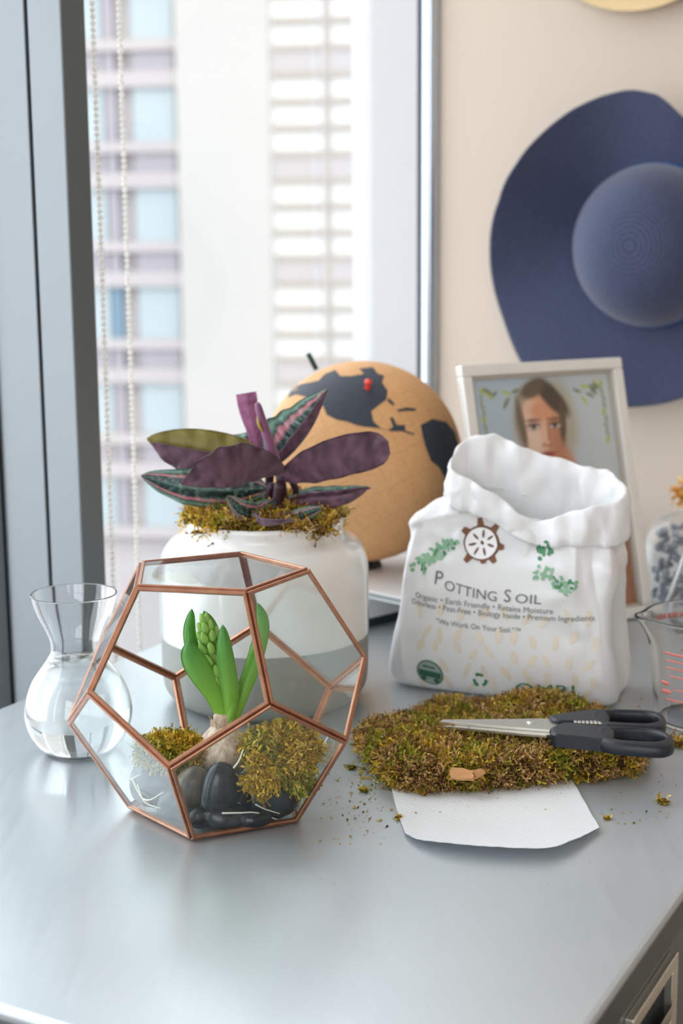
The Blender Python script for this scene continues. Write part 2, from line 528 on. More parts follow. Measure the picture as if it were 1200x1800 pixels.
# ------------------------------------------------------------------ steel cabinet the things stand on
def steel_mat():
    m, nt, b = new_mat('brushed_blue_grey_steel')
    tc = add(nt, 'ShaderNodeTexCoord')
    mp = add(nt, 'ShaderNodeMapping')
    mp.inputs['Rotation'].default_value = (0, 0, math.radians(28))
    mp.inputs['Scale'].default_value = (14, 1.2, 1)
    nt.links.new(tc.outputs['Object'], mp.inputs['Vector'])
    n1 = add(nt, 'ShaderNodeTexNoise', Scale=9.0, Detail=6.0, Roughness=0.65)
    nt.links.new(mp.outputs[0], n1.inputs['Vector'])
    n2 = add(nt, 'ShaderNodeTexNoise', Scale=5.0, Detail=3.0)
    nt.links.new(tc.outputs['Object'], n2.inputs['Vector'])
    mx = add(nt, 'ShaderNodeMix', data_type='RGBA')
    mx.inputs[6].default_value = lin4((176, 186, 192)); mx.inputs[7].default_value = lin4((204, 209, 212))
    nt.links.new(n2.outputs['Fac'], mx.inputs[0]); nt.links.new(mx.outputs[2], b.inputs['Base Color'])
    b.inputs['Metallic'].default_value = 0.55
    mr = add(nt, 'ShaderNodeMapRange')
    mr.inputs[3].default_value = 0.27; mr.inputs[4].default_value = 0.46
    nt.links.new(n1.outputs['Fac'], mr.inputs[0]); nt.links.new(mr.outputs[0], b.inputs['Roughness'])
    bp = add(nt, 'ShaderNodeBump', Strength=0.06, Distance=0.001)
    nt.links.new(n1.outputs['Fac'], bp.inputs['Height']); nt.links.new(bp.outputs['Normal'], b.inputs['Normal'])
    return m
M['steel'] = steel_mat()
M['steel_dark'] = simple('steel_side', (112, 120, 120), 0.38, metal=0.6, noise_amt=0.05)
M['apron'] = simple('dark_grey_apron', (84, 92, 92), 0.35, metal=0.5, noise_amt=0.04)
M['handle'] = simple('nickel_handle', (226, 220, 208), 0.28, metal=0.85)
TU0, TU1, TV0, TV1 = -0.304, 1.09, -0.309, 0.346
cab = empty('steel_cabinet', W((TU0 + TU1) / 2, 0.0185, FLOOR), 'blue grey steel cabinet whose top carries everything', 'cabinet')
quadbox('top', TU0, TU1, TV0, TV1, -0.0085, 0.0, M['steel'], cab, bev=0.0036)
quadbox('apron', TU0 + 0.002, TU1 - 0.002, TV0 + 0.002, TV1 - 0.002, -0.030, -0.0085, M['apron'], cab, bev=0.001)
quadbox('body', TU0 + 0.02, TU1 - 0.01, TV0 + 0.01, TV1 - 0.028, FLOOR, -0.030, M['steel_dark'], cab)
for i, (z0, z1) in enumerate(((-0.255, -0.034), (-0.49, -0.259), (-0.74, -0.494))):
    for (ua, ub) in ((-0.27, 0.39), (0.40, 1.06)):
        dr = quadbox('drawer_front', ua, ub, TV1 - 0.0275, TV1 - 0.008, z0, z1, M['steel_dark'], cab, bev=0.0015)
        uc = -0.0315 if ua < 0 else (ua + ub) / 2
        hz = z1 - 0.040
        # cup pull: a bezel around a flat dark sheet painting the hollow's shade, with a hooded lip
        hw, hh = 0.049, 0.030
        mb = MB()
        vf = TV1 - 0.008
        for (a0, a1, b0, b1) in ((-hw, hw, hh - 0.009, hh), (-hw, hw, -hh, -hh + 0.009), (-hw, -hw + 0.013, -hh + 0.009, hh - 0.009), (hw - 0.013, hw, -hh + 0.009, hh - 0.009)):
            V, F = box(W(uc + (a0 + a1) / 2, vf + 0.003, hz + (b0 + b1) / 2), UV, VV, ZV, (a1 - a0) / 2, 0.003, (b1 - b0) / 2, 0.0008)
            mb.add(V, F)
        V, F = mb.arrays()
        h = mk('handle', V, F, M['handle'], dr, smooth=False)
        pts = []
        for k in range(9):
            a = PI * 0.5 * k / 8
            pts.append((0.0065 * math.sin(a), -0.020 * math.cos(a)))
        V = []; F = []
        for ue in (uc - hw + 0.014, uc + hw - 0.014):
            for (dv, dz) in pts: V.append(W(ue, vf + 0.0005 + dv, hz + dz))
        for k in range(8): F.append((k, k + 1, 9 + k + 1, 9 + k))
        mk('pull_lip', V, F, M['handle'], h)
        quadbox('recess_shade', uc - hw + 0.012, uc + hw - 0.012, vf + 0.0002, vf + 0.0006, hz - hh + 0.008, hz + hh - 0.008, M['gasket'], h)

# ------------------------------------------------------------------ geometric glass terrarium (a dodecahedron of copper framed panes)
def copper_mat():
    m, nt, b = new_mat('rose_copper')
    tc = add(nt, 'ShaderNodeTexCoord')
    nz = add(nt, 'ShaderNodeTexNoise', Scale=90.0, Detail=5.0)
    nt.links.new(tc.outputs['Object'], nz.inputs['Vector'])
    mx = add(nt, 'ShaderNodeMix', data_type='RGBA')
    mx.inputs[6].default_value = lin4((140, 92, 70)); mx.inputs[7].default_value = lin4((198, 148, 120))
    nt.links.new(nz.outputs['Fac'], mx.inputs[0]); nt.links.new(mx.outputs[2], b.inputs['Base Color'])
    b.inputs['Metallic'].default_value = 0.9
    b.inputs['Roughness'].default_value = 0.33
    bp = add(nt, 'ShaderNodeBump', Strength=0.15, Distance=0.0006)
    nt.links.new(nz.outputs['Fac'], bp.inputs['Height']); nt.links.new(bp.outputs['Normal'], b.inputs['Normal'])
    return m
M['copper'] = copper_mat()
M['pane'] = thin_glass('terrarium_glass', (0.97, 0.988, 0.984), 1.33, 0.01, veil=0.004)
SA = 0.08
YAW = -1.79366
PHI = (1 + 5 ** .5) / 2
R5 = SA / (2 * math.sin(PI / 5)); RB = R5 * PHI
HT = SA * 2.2270327
ZB = math.sqrt(SA * SA - (RB - R5) ** 2); ZC = HT - ZB
ZOFF = 0.0022
def ring(r, z, off):
    return [np.array([r * math.cos(YAW + off + 2 * PI * i / 5), r * math.sin(YAW + off + 2 * PI * i / 5), z + ZOFF]) for i in range(5)]
dA, dB, dC, dD = ring(R5, 0, 0), ring(RB, ZB, 0), ring(RB, ZC, PI / 5), ring(R5, HT, PI / 5)
faces = [('bottom', dA), ('top', dD)]
for i in range(5):
    j = (i + 1) % 5
    faces.append(('low%d' % i, [dA[i], dA[j], dB[j], dC[i], dB[i]]))
    faces.append(('up%d' % i, [dD[i], dC[i], dB[j], dC[j], dD[j]]))
cen = np.array([0, 0, HT / 2 + ZOFF])
terr = empty('glass_terrarium', (0, 0, 0), 'copper framed twelve sided glass terrarium holding stones and a hyacinth', 'terrarium')
APO = SA / (2 * math.tan(PI / 5))
def strips(P, parent):
    P = np.array(P); c = P.mean(0)
    n = np.cross(P[1] - P[0], P[2] - P[1]); n /= np.linalg.norm(n)
    if n @ (c - cen) < 0: n = -n
    t, w, g = 0.0013, 0.0032, 0.00055
    cs = [(g, -t), (g, t * .55), (g + .0004, t), (w - .0004, t), (w, t * .55), (w, -t)]
    for i in range(5):
        a, b = P[i], P[(i + 1) % 5]
        V = []
        for p in (a, b):
            for (d, h) in cs:
                V.append(c + (p - c) * ((APO - d) / APO) + n * h)
        F = [(k, (k + 1) % 6, 6 + (k + 1) % 6, 6 + k) for k in range(6)] + [(5, 4, 3, 2, 1, 0), (6, 7, 8, 9, 10, 11)]
        mk('frame_strip', V, F, M['copper'], parent, smooth=False)
    return c, n
for nm, P in faces:
    P = np.array(P); c = P.mean(0)
    n = np.cross(P[1] - P[0], P[2] - P[1]); n /= np.linalg.norm(n)
    if n @ (c - cen) < 0: n = -n
    if nm == 'up4':                      # the open face: frame only, no glass
        strips(P, terr)
        continue
    V = [c + (p - c) * ((APO - 0.0012) / APO) + n * h for h in (-0.0008, 0.0008) for p in P]
    F = [(4, 3, 2, 1, 0), (5, 6, 7, 8, 9)] + [(k, (k + 1) % 5, 5 + (k + 1) % 5, 5 + k) for k in range(5)]
    po = mk('glass_pane', V, F, M['pane'], terr, smooth=False)
    strips(P, po)

# ------------------------------------------------------------------ pebbles in the terrarium
def pebble_mat(name, c1, c2, rough=0.28):
    m, nt, b = new_mat(name)
    tc = add(nt, 'ShaderNodeTexCoord')
    nz = add(nt, 'ShaderNodeTexNoise', Scale=60.0, Detail=6.0, Roughness=0.6)
    nt.links.new(tc.outputs['Object'], nz.inputs['Vector'])
    wv = add(nt, 'ShaderNodeTexWave', Scale=18.0, Distortion=6.0, Detail=3.0)
    nt.links.new(tc.outputs['Object'], wv.inputs['Vector'])
    rp = add(nt, 'ShaderNodeValToRGB')
    rp.color_ramp.elements[0].position = 0.35; rp.color_ramp.elements[0].color = lin4(c1)
    rp.color_ramp.elements[1].position = 0.75; rp.color_ramp.elements[1].color = lin4(c2)
    ad = add(nt, 'ShaderNodeMath', operation='MULTIPLY_ADD'); ad.inputs[1].default_value = 0.18
    nt.links.new(wv.outputs['Fac'], ad.inputs[0]); nt.links.new(nz.outputs['Fac'], ad.inputs[2])
    nt.links.new(ad.outputs[0], rp.inputs[0]); nt.links.new(rp.outputs[0], b.inputs['Base Color'])
    b.inputs['Roughness'].default_value = rough
    bp = add(nt, 'ShaderNodeBump', Strength=0.1, Distance=0.0006)
    nt.links.new(nz.outputs['Fac'], bp.inputs['Height']); nt.links.new(bp.outputs['Normal'], b.inputs['Normal'])
    return m
M['peb_dark'] = pebble_mat('wet_black_pebble', (10, 14, 18), (40, 48, 54), 0.22)
M['peb_grey'] = pebble_mat('grey_slate_pebble', (40, 48, 54), (84, 94, 100), 0.32)
M['peb_brown'] = pebble_mat('grey_brown_pebble', (40, 42, 44), (112, 100, 84), 0.28)
IV3, IF3 = ico(3)
def pebble(c, h, rot, seed, mat, label):
    R = np.array((Matrix.Rotation(rot[2], 3, 'Z') @ Matrix.Rotation(rot[1], 3, 'Y') @ Matrix.Rotation(rot[0], 3, 'X')))
    V = []
    for p in IV3:
        k = 1 + 0.12 * vnoise(p, 0.9, seed) + 0.025 * vnoise(p, 2.2, seed + 9)
        V.append(p * k * np.array(h))
    V = np.array(V) @ R.T + np.array(c)
    o = mk('pebble', V, IF3, mat); tag(o, label, 'stone', 'pebbles in the terrarium')
pebble((0.003, -0.0450, 0.0290), (0.0140, 0.011, 0.0235), (0.1, 0.22, 0.3), 1, M['peb_dark'], 'glossy black upright pebble at the centre front of the terrarium')
pebble((-0.0165, -0.038, 0.030), (0.0135, 0.012, 0.0165), (0.2, 0.35, 0.2), 2, M['peb_brown'], 'brownish grey round pebble left of the upright black pebble')
pebble((0.009, -0.0455, 0.0110), (0.0195, 0.0105, 0.0095), (0.1, 0.1, 0.3), 3, M['peb_dark'], 'low flat dark pebble under the upright black pebble')
pebble((0.0385, -0.0265, 0.0215), (0.0235, 0.0195, 0.0195), (0.2, 0.1, 0.2), 4, M['peb_dark'], 'large dark pebble under the right moss clump')
pebble((-0.046, -0.008, 0.0235), (0.0215, 0.020, 0.019), (0.1, -0.2, 0.5), 5, M['peb_grey'], 'large grey pebble behind the left glass pane')
pebble((-0.029, -0.034, 0.016), (0.0145, 0.012, 0.0125), (0.0, 0.2, 0.1), 6, M['peb_grey'], 'smaller grey pebble in front of the large grey pebble')
pebble((0.001, 0.000, 0.0145), (0.022, 0.020, 0.0125), (0.1, 0.0, 0.7), 7, M['peb_dark'], 'dark pebble under the hyacinth bulb')
pebble((-0.010, -0.047, 0.0105), (0.011, 0.007, 0.0085), (0.3, 0.0, 0.4), 8, M['peb_dark'], 'small black pebble at the front corner of the terrarium')
pebble((-0.020, 0.034, 0.0160), (0.020, 0.016, 0.0130), (0.1, 0.2, 0.0), 9, M['peb_grey'], 'grey pebble behind the left moss clump')
pebble((0.030, 0.026, 0.0150), (0.021, 0.017, 0.0120), (0.0, 0.1, 0.5), 10, M['peb_dark'], 'dark pebble at the back right of the terrarium')

pebble((0.029, -0.0455, 0.0090), (0.0130, 0.0075, 0.0075), (0.1, 0.0, 0.35), 14, M['peb_dark'], 'small black pebble in front of the large dark pebble under the golden moss')
# ------------------------------------------------------------------ moss
M['moss'] = vcol_mat('dry_sheet_moss', 0.9, trans=0.25, spec=0.15)
def pal(*cs): return np.array([lin(c) for c in cs])
PAL_GREEN = pal((150, 148, 42), (174, 166, 66), (124, 126, 38), (200, 184, 96), (104, 110, 38))
PAL_GOLD = pal((196, 160, 46), (214, 178, 66), (172, 136, 38), (226, 196, 96), (148, 116, 36))
PAL_BROWN = pal((164, 124, 76), (138, 102, 60), (190, 150, 100), (112, 84, 52), (214, 178, 130))
def moss_fibers(base_v, base_f, n, length, width, palettes, seed, droop=0.3, spread=0.9, pscale=45.0, up=0.25):
    """crinkled, feathery ribbons with small side leaflets growing out of a base surface; returns V, F, C"""
    rg = np.random.default_rng(seed)
    Vb = np.asarray(base_v); tri = []
    for f in base_f:
        for k in range(1, len(f) - 1): tri.append((f[0], f[k], f[k + 1]))
    tri = np.array(tri)
    a, b, c = Vb[tri[:, 0]], Vb[tri[:, 1]], Vb[tri[:, 2]]
    nr = np.cross(b - a, c - a); ar = np.linalg.norm(nr, axis=1); nr /= ar[:, None] + 1e-12
    cen_ = (a + b + c) / 3                         # tufty: growth gathers in clumps
    dens = np.array([max(0.05, 0.55 + 1.3 * noise.noise(Vector(tuple(p * 150)) + Vector((seed, 0, 0)))) for p in cen_])
    pr_w = ar * dens
    idx = rg.choice(len(tri), n, p=pr_w / pr_w.sum())
    r1, r2 = rg.random(n), rg.random(n); s = np.sqrt(r1)
    P = a[idx] * (1 - s)[:, None] + b[idx] * (s * (1 - r2))[:, None] + c[idx] * (s * r2)[:, None]
    N = nr[idx]
    L = length * (0.35 + rg.random(n) ** 1.5 * 1.1)
    D = N * 0.5 + rg.normal(size=(n, 3)) * spread * 0.75; D[:, 2] += up
    D /= np.linalg.norm(D, axis=1)[:, None]
    wd = width * (0.6 + rg.random(n) * 0.9)
    pts = [P - N * length * 0.12]
    for k in range(3):
        pts.append(pts[-1] + D * (L / 3)[:, None])
        D = D + rg.normal(size=(n, 3)) * 0.55; D[:, 2] -= droop * 0.35
        D /= np.linalg.norm(D, axis=1)[:, None]
    S = np.cross(pts[3] - pts[0], rg.normal(size=(n, 3))); S /= np.linalg.norm(S, axis=1)[:, None] + 1e-12
    w_ = wd[:, None]
    lf1 = pts[1] + S * (L * 0.17)[:, None] + (pts[2] - pts[1]) * 0.9
    lf2 = pts[2] - S * (L * 0.15)[:, None] + (pts[3] - pts[2]) * 0.9
    V = np.stack([pts[0] - S * w_, pts[0] + S * w_, pts[1] - S * w_, pts[1] + S * w_, pts[2] - S * w_ * .9, pts[2] + S * w_ * .9, pts[3], lf1, lf2], 1).reshape(-1, 3)
    V[:, 2] = np.maximum(V[:, 2], 0.0006)
    o = np.arange(n)[:, None] * 9
    F = [tuple(x) for x in np.concatenate([o + [0, 1, 3], o + [0, 3, 2], o + [2, 3, 5], o + [2, 5, 4], o + [4, 5, 6], o + [3, 5, 7], o + [4, 6, 8]], 0)]
    C = np.zeros((n, 3))
    for i in range(n):
        q = noise.noise(Vector(tuple(P[i] * pscale)) + Vector((seed * 3.1, 0, 0))) * 0.95 + 0.5 + rg.normal() * 0.14
        k = int(min(max(q, 0), 0.999) * len(palettes))
        C[i] = palettes[k][rg.integers(len(palettes[k]))] * (0.7 + 0.6 * rg.random())
    return V, F, np.repeat(C, 9, 0)
def blob(c, h, seed, amp=0.2, sc=1.6, flat=None, sub=4, super_=1.0):
    V0, F0 = ico(sub); out = []
    for p in V0:
        q = np.sign(p) * np.abs(p) ** super_
        k = 1 + amp * vnoise(p, sc, seed) + amp * 0.6 * vnoise(p, sc * 2.7, seed + 4)
        k += amp * 0.45 * vnoise(p, sc * 6.5, seed + 7)
        r = q * k * np.array(h)
        out.append(r)
    V = np.array(out) + np.array(c)
    if flat is not None: V[:, 2] = np.maximum(V[:, 2], flat)
    return V, F0
def moss_clump(name, base, n, length, width, pals, seed, label, cat, base_col, parent=None, **kw):
    V, F = base
    cols = np.array([np.array(base_col) * (0.7 + 0.5 * (0.5 + vnoise(p, 160, seed))) for p in V])
    o = mk(name, V, F, M['moss'], parent, col=cols)
    if label: tag(o, label, cat)
    fv, ff, fc = moss_fibers(V, F, n, length, width, pals, seed, **kw)
    f = mk('moss_fibers', fv, ff, M['moss'], o, col=fc, smooth=False)
    f['kind'] = 'stuff'
    return o
moss_clump('moss_clump', blob((-0.034, -0.010, 0.0475), (0.024, 0.018, 0.0085), 3, 0.22), 7000, 0.0080, 0.00024,
           [PAL_GREEN, PAL_GREEN, PAL_GOLD], 11, 'green moss clump left of the hyacinth bulb inside the terrarium', 'moss', lin((84, 84, 22)), droop=0.5)
b1 = MB()
b1.add(*blob((0.048, -0.013, 0.0520), (0.026, 0.020, 0.0100), 5, 0.35))
b1.add(*blob((0.046, -0.037, 0.0470), (0.021, 0.0090, 0.0105), 6, 0.4, sub=3))
b1.add(*blob((0.033, -0.0475, 0.0400), (0.0085, 0.0045, 0.0110), 8, 0.45, sub=3))
b1.add(*blob((0.061, -0.0345, 0.0390), (0.0070, 0.0060, 0.0120), 9, 0.45, sub=3))
moss_clump('moss_clump', b1.arrays(), 13000, 0.0095, 0.00024, [PAL_GREEN, PAL_GOLD, PAL_GOLD, PAL_GOLD], 12,
           'golden moss clump draped over the stones at the right inside the terrarium', 'moss', lin((132, 100, 28)), droop=1.0)

# ------------------------------------------------------------------ hyacinth
def leaf_green_mat(name, c1, c2):
    m, nt, b = new_mat(name)
    tc = add(nt, 'ShaderNodeTexCoord')
    sx = add(nt, 'ShaderNodeSeparateXYZ'); nt.links.new(tc.outputs['UV'], sx.inputs[0])
    nz = add(nt, 'ShaderNodeTexNoise', Scale=40.0, Detail=3.0); nt.links.new(tc.outputs['Object'], nz.inputs['Vector'])
    mp = add(nt, 'ShaderNodeMapping'); mp.inputs['Scale'].default_value = (2, 26, 1)
    nt.links.new(tc.outputs['UV'], mp.inputs['Vector'])
    ns = add(nt, 'ShaderNodeTexNoise', Scale=1.0, Detail=2.0); nt.links.new(mp.outputs[0], ns.inputs['Vector'])
    ad = add(nt, 'ShaderNodeMath', operation='MULTIPLY_ADD'); ad.inputs[1].default_value = 0.35
    nt.links.new(ns.outputs['Fac'], ad.inputs[0])
    m2 = add(nt, 'ShaderNodeMath', operation='SUBTRACT'); m2.inputs[0].default_value = 0.85
    nt.links.new(sx.outputs[0], m2.inputs[1]); nt.links.new(m2.outputs[0], ad.inputs[2])
    mx = add(nt, 'ShaderNodeMix', data_type='RGBA')
    mx.inputs[6].default_value = lin4(c1); mx.inputs[7].default_value = lin4(c2)
    nt.links.new(ad.outputs[0], mx.inputs[0]); nt.links.new(mx.outputs[2], b.inputs['Base Color'])
    b.inputs['Roughness'].default_value = 0.38
    tr = add(nt, 'ShaderNodeBsdfTranslucent'); nt.links.new(mx.outputs[2], tr.inputs['Color'])
    ms = add(nt, 'ShaderNodeMixShader'); ms.inputs[0].default_value = 0.22
    nt.links.new(b.outputs[0], ms.inputs[1]); nt.links.new(tr.outputs[0], ms.inputs[2])
    nt.links.new(ms.outputs[0], nt.nodes['Material Output'].inputs['Surface'])
    return m
M['hleaf'] = leaf_green_mat('hyacinth_leaf_green', (70, 146, 64), (142, 196, 72))
M['bud'] = simple('pale_green_bud', (150, 196, 92), 0.4, noise_amt=0.25, nscale=120, trans=0.2)
def bulb_mat():
    m, nt, b = new_mat('papery_bulb_skin')
    tc = add(nt, 'ShaderNodeTexCoord'); mp = add(nt, 'ShaderNodeMapping'); mp.inputs['Scale'].default_value = (1, 1, 0.22)
    nt.links.new(tc.outputs['Object'], mp.inputs['Vector'])
    nz = add(nt, 'ShaderNodeTexNoise', Scale=230.0, Detail=6.0, Roughness=0.65); nt.links.new(mp.outputs[0], nz.inputs['Vector'])
    rp = add(nt, 'ShaderNodeValToRGB'); rp.color_ramp.elements[0].position = 0.3; rp.color_ramp.elements[0].color = lin4((164, 134, 108))
    rp.color_ramp.elements[1].position = 0.62; rp.color_ramp.elements[1].color = lin4((222, 206, 186))
    nt.links.new(nz.outputs['Fac'], rp.inputs[0]); nt.links.new(rp.outputs[0], b.inputs['Base Color'])
    b.inputs['Roughness'].default_value = 0.45
    bp = add(nt, 'ShaderNodeBump', Strength=0.5, Distance=0.001); nt.links.new(nz.outputs['Fac'], bp.inputs['Height']); nt.links.new(bp.outputs['Normal'], b.inputs['Normal'])
    return m
M['bulb'] = bulb_mat()
hy = empty('hyacinth', (0.003, -0.004, 0.027), 'budding green hyacinth with a bare bulb inside the terrarium', 'plant')
bp_ = [(0.001, 0), (0.010, 0.001), (0.0175, 0.006), (0.0215, 0.014), (0.0205, 0.022), (0.015, 0.030), (0.0095, 0.036), (0.0070, 0.042), (0.0062, 0.047), (0.001, 0.048)]
bp_ = catmull([(r, z, 0) for r, z in bp_], 30)
V, F = lathe([(max(0.0006, p[0]), p[1]) for p in bp_], 40, (0.003, -0.004, 0.027))
V = V + np.array([[0.0006 * vnoise(p, 120, 2) + 0.0010 * vnoise(p, 50, 5), 0.0008 * vnoise(p, 110, 7), 0] for p in V])
mk('bulb', V, F, M['bulb'], hy)
for i in range(7):     # papery skin flakes round the neck
    a = i * 0.9 + 0.3
    c = np.array([0.003 + 0.0075 * math.cos(a), -0.004 + 0.0075 * math.sin(a), 0.063])
    s = np.array([-math.sin(a), math.cos(a), 0]) * 0.0035
    o_ = np.array([math.cos(a), math.sin(a), 0])
    V = [c - s, c + s, c + s * .7 + ZV * .006 + o_ * .001, c - s * .6 + ZV * .007 + o_ * .0015, c + ZV * .010 + o_ * .003 + s * .2]
    V = np.vstack([V, np.array(V) + o_ * .0003])
    mk('skin_flake', V, [(0, 1, 2, 3), (3, 2, 4), (5, 8, 7, 6), (8, 9, 7), (0, 5, 6, 1), (1, 6, 7, 2), (0, 3, 8, 5)], M['bulb'], hy)
def strap_leaf(px, Y, wpx, curl=0.55, side=None, thick=0.0011, name='leaf', mat=None, parent=None, n=26, m=8, prof=None, face=0.0):
    """fleshy strap leaf: px spine, Y depth per point, width in px"""
    P = np.array([atY(x, y, yy) for (x, y), yy in zip(px, Y)])
    S = catmull(P, n)
    T = np.gradient(S, axis=0); T /= np.linalg.norm(T, axis=1)[:, None]
    V = []; uvs = []
    t = np.linspace(0, 1, n)
    sc = 1.0 / 2330
    for i in range(n):
        if prof is None: w = wpx * sc * 0.5 * (0.55 + 0.45 * math.sin(min(1, t[i] * 1.5) * PI / 2)) * (max(0.0, 1 - t[i] ** 5)) ** 0.75 + 0.0002
        else: w = wpx * sc * 0.5 * np.interp(t[i], *zip(*prof))
        sd = np.cross(T[i], np.array([math.sin(face), math.cos(face), 0])); sd /= np.linalg.norm(sd)
        nn = np.cross(sd, T[i]); nn /= np.linalg.norm(nn)
        if nn[1] > 0: nn = -nn
        for layer in (0, 1):
            for j in range(m + 1):
                q = -1 + 2 * j / m
                th = curl * q
                off = (1 - math.cos(th)) / max(1e-6, math.sin(curl)) * w * 1.6 if curl else 0
                tk = thick * (1 - 0.85 * q * q) * (0.3 + 0.7 * (1 - t[i]))
                V.append(S[i] + sd * w * q + nn * (-off if curl > 0 else off) * (1 if curl > 0 else -1) + nn * (tk if layer else -tk))
                uvs.append((t[i], q * 0.5 + 0.5))
    K = m + 1; F = []
    for i in range(n - 1):
        for j in range(m):
            a = i * 2 * K + j; b = (i + 1) * 2 * K + j
            F.append((a, a + 1, b + 1, b)); F.append((a + K, b + K, b + K + 1, a + K + 1))
        for j, in ((0,), (m,)):
            a = i * 2 * K + j; b = (i + 1) * 2 * K + j
            F.append((a, b, b + K, a + K))
    return mk(name, V, F, mat or M['hleaf'], parent or hy, uv=uvs)
hyz = -0.004
strap_leaf([(398, 1276), (380, 1228), (352, 1186), (336, 1156), (332, 1128)], [-.005, -.010, -.016, -.018, -.018], 46, 0.7)
strap_leaf([(402, 1274), (404, 1220), (395, 1160), (391, 1098)], [-.006, -.013, -.016, -.014], 33, 0.7)
strap_leaf([(404, 1276), (423, 1222), (445, 1160), (459, 1100), (453, 1060)], [-.003, .000, .003, .004, .004], 30, 0.6, face=0.35)
strap_leaf([(392, 1260), (352, 1180), (333, 1120), (337, 1070)], [.000, .004, .006, .006], 25, 0.6)
strap_leaf([(396, 1250), (388, 1180), (374, 1110), (358, 1074)], [.004, .010, .014, .014], 26, 0.6, face=-0.3)
strap_leaf([(390, 1250), (355, 1180), (337, 1140), (331, 1102)], [-.002, -.004, -.005, -.005], 15, 0.6)
strap_leaf([(402, 1272), (408, 1240), (402, 1206), (396, 1180)], [-.009, -.011, -.012, -.012], 20, 0.6)
# flower spike
ax0 = atY(396, 1225, -0.002); ax1 = atY(357, 1084, -0.002)
adir = (ax1 - ax0); alen = np.linalg.norm(adir); adir /= alen
e1 = np.cross(adir, [0, 1, 0]); e1 /= np.linalg.norm(e1); e2 = np.cross(adir, e1)
tv, tf = tube(catmull([ax0, ax0 + adir * alen * .5, ax1 - adir * .004], 10), np.linspace(0.0042, 0.0026, 10), 10)
mk('flower_stalk', tv, tf, M['bud'], hy)
IV2, IF2 = ico(2)
k = 0
lvl = [(0.22, 5, .0055), (0.36, 6, .0072), (0.50, 6, .0078), (0.64, 6, .0072), (0.77, 6, .0058), (0.88, 5, .0040), (0.965, 3, .0018)]
for li, (t, cnt, rad) in enumerate(lvl):
    for q in range(cnt):
        a = 2 * PI * q / cnt + li * 0.55
        o_ = e1 * math.cos(a) + e2 * math.sin(a)
        c = ax0 + adir * alen * t + o_ * rad
        d = adir * (0.80 + 0.15 * t) + o_ * (0.55 - 0.35 * t); d /= np.linalg.norm(d)
        s1 = np.cross(d, o_); s1 /= np.linalg.norm(s1); s2 = np.cross(d, s1)
        hl = 0.0072 * (1 - 0.35 * t); hw = 0.0034 * (1 - 0.25 * t)
        V = np.array([c + d * p[2] * hl + (s1 * p[0] + s2 * p[1]) * hw * (1.0 - 0.28 * p[2]) * (1 + 0.08 * math.cos(3 * math.atan2(p[1], p[0]))) for p in IV2])
        mk('flower_bud', V, IF2, M['bud'], hy)

# pale root threads trailing over the stones
M['root'] = simple('white_root', (226, 226, 214), 0.5, noise_amt=0.1)
def root(pts, r, label):
    tv, tf = tube(catmull(np.array(pts), 24), np.linspace(r, r * 0.5, 24), 6)
    o = mk('root_thread', tv, tf, M['root']); tag(o, label, 'root', 'loose white roots in the terrarium')
root([(0.006, -0.0590, 0.0185), (0.018, -0.0560, 0.0175), (0.030, -0.0500, 0.0150), (0.044, -0.0430, 0.0070)], 0.0007, 'long white root thread lying across the front stones')
root([(0.029, -0.0490, 0.0210), (0.036, -0.0460, 0.0160), (0.046, -0.0420, 0.0110)], 0.0006, 'short white root thread right of the front stones')
root([(0.014, -0.048, 0.048), (0.018, -0.050, 0.054), (0.021, -0.046, 0.061)], 0.0008, 'short white root sticking up under the right moss clump')
root([(-0.061, -0.0340, 0.0360), (-0.053, -0.0430, 0.0250), (-0.046, -0.0490, 0.0250), (-0.036, -0.0520, 0.0320)], 0.0008, 'curved white root thread at the lower left pane')
root([(-0.056, -0.0400, 0.0330), (-0.050, -0.0460, 0.0220), (-0.038, -0.0530, 0.0200)], 0.0007, 'straight white root thread below the curved one at the lower left pane')
root([(-0.072, -0.0180, 0.0350), (-0.064, -0.0260, 0.0320), (-0.055, -0.0300, 0.0370)], 0.0010, 'thick white root thread near the left corner of the terrarium')
root([(0.075, -0.010, 0.042), (0.078, -0.016, 0.054), (0.082, -0.010, 0.058), (0.084, -0.006, 0.048)], 0.0008, 'looping white root right of the golden moss clump')

# ------------------------------------------------------------------ hyacinth glass with water
M['glass'] = solid_glass('clear_glass', (0.985, 0.995, 0.995), 1.45)
M['water'] = solid_glass('water', (0.96, 0.98, 0.975), 1.33)
gc = np.array([-0.1275, 0.128, 0.0])
outer = [(0.0, 0.0), (0.022, 0.0), (0.0285, 0.002), (0.035, 0.008), (0.0415, 0.020), (0.0445, 0.035), (0.0425, 0.050), (0.0370, 0.064), (0.0290, 0.076), (0.0230, 0.085), (0.0208, 0.092), (0.0215, 0.100), (0.0250, 0.110), (0.0295, 0.120), (0.0330, 0.130), (0.0348, 0.1385), (0.0352, 0.1405)]
oc = catmull([(r, z, 0) for r, z in outer], 60)
oc = [(max(r, 0.0), z) for r, z, _ in oc]
th = 0.0015
inner = []
O_ = np.array(oc)
tg = np.gradient(O_, axis=0); tg /= np.linalg.norm(tg, axis=1)[:, None]
for (r, z), t in zip(O_, tg):
    inner.append((max(0.0003, r - t[1] * th), max(0.003, z + t[0] * th)))
carafe = empty('bulb_vase', gc, 'clear glass bulb vase with a pinched neck half full of water', 'vase')
profile = [(max(r, 0.0003), z) for r, z in oc] + [(0.0346, 0.1412)] + inner[::-1]
profile = [(r, z * 0.955) for r, z in profile]
V, F = lathe(profile, 72, gc)
mk('glass_body', V, F, M['glass'], carafe)
wl = 0.083
wp = [(max(0.0003, r - 0.0002), z + 0.0002) for r, z in inner if z < wl]
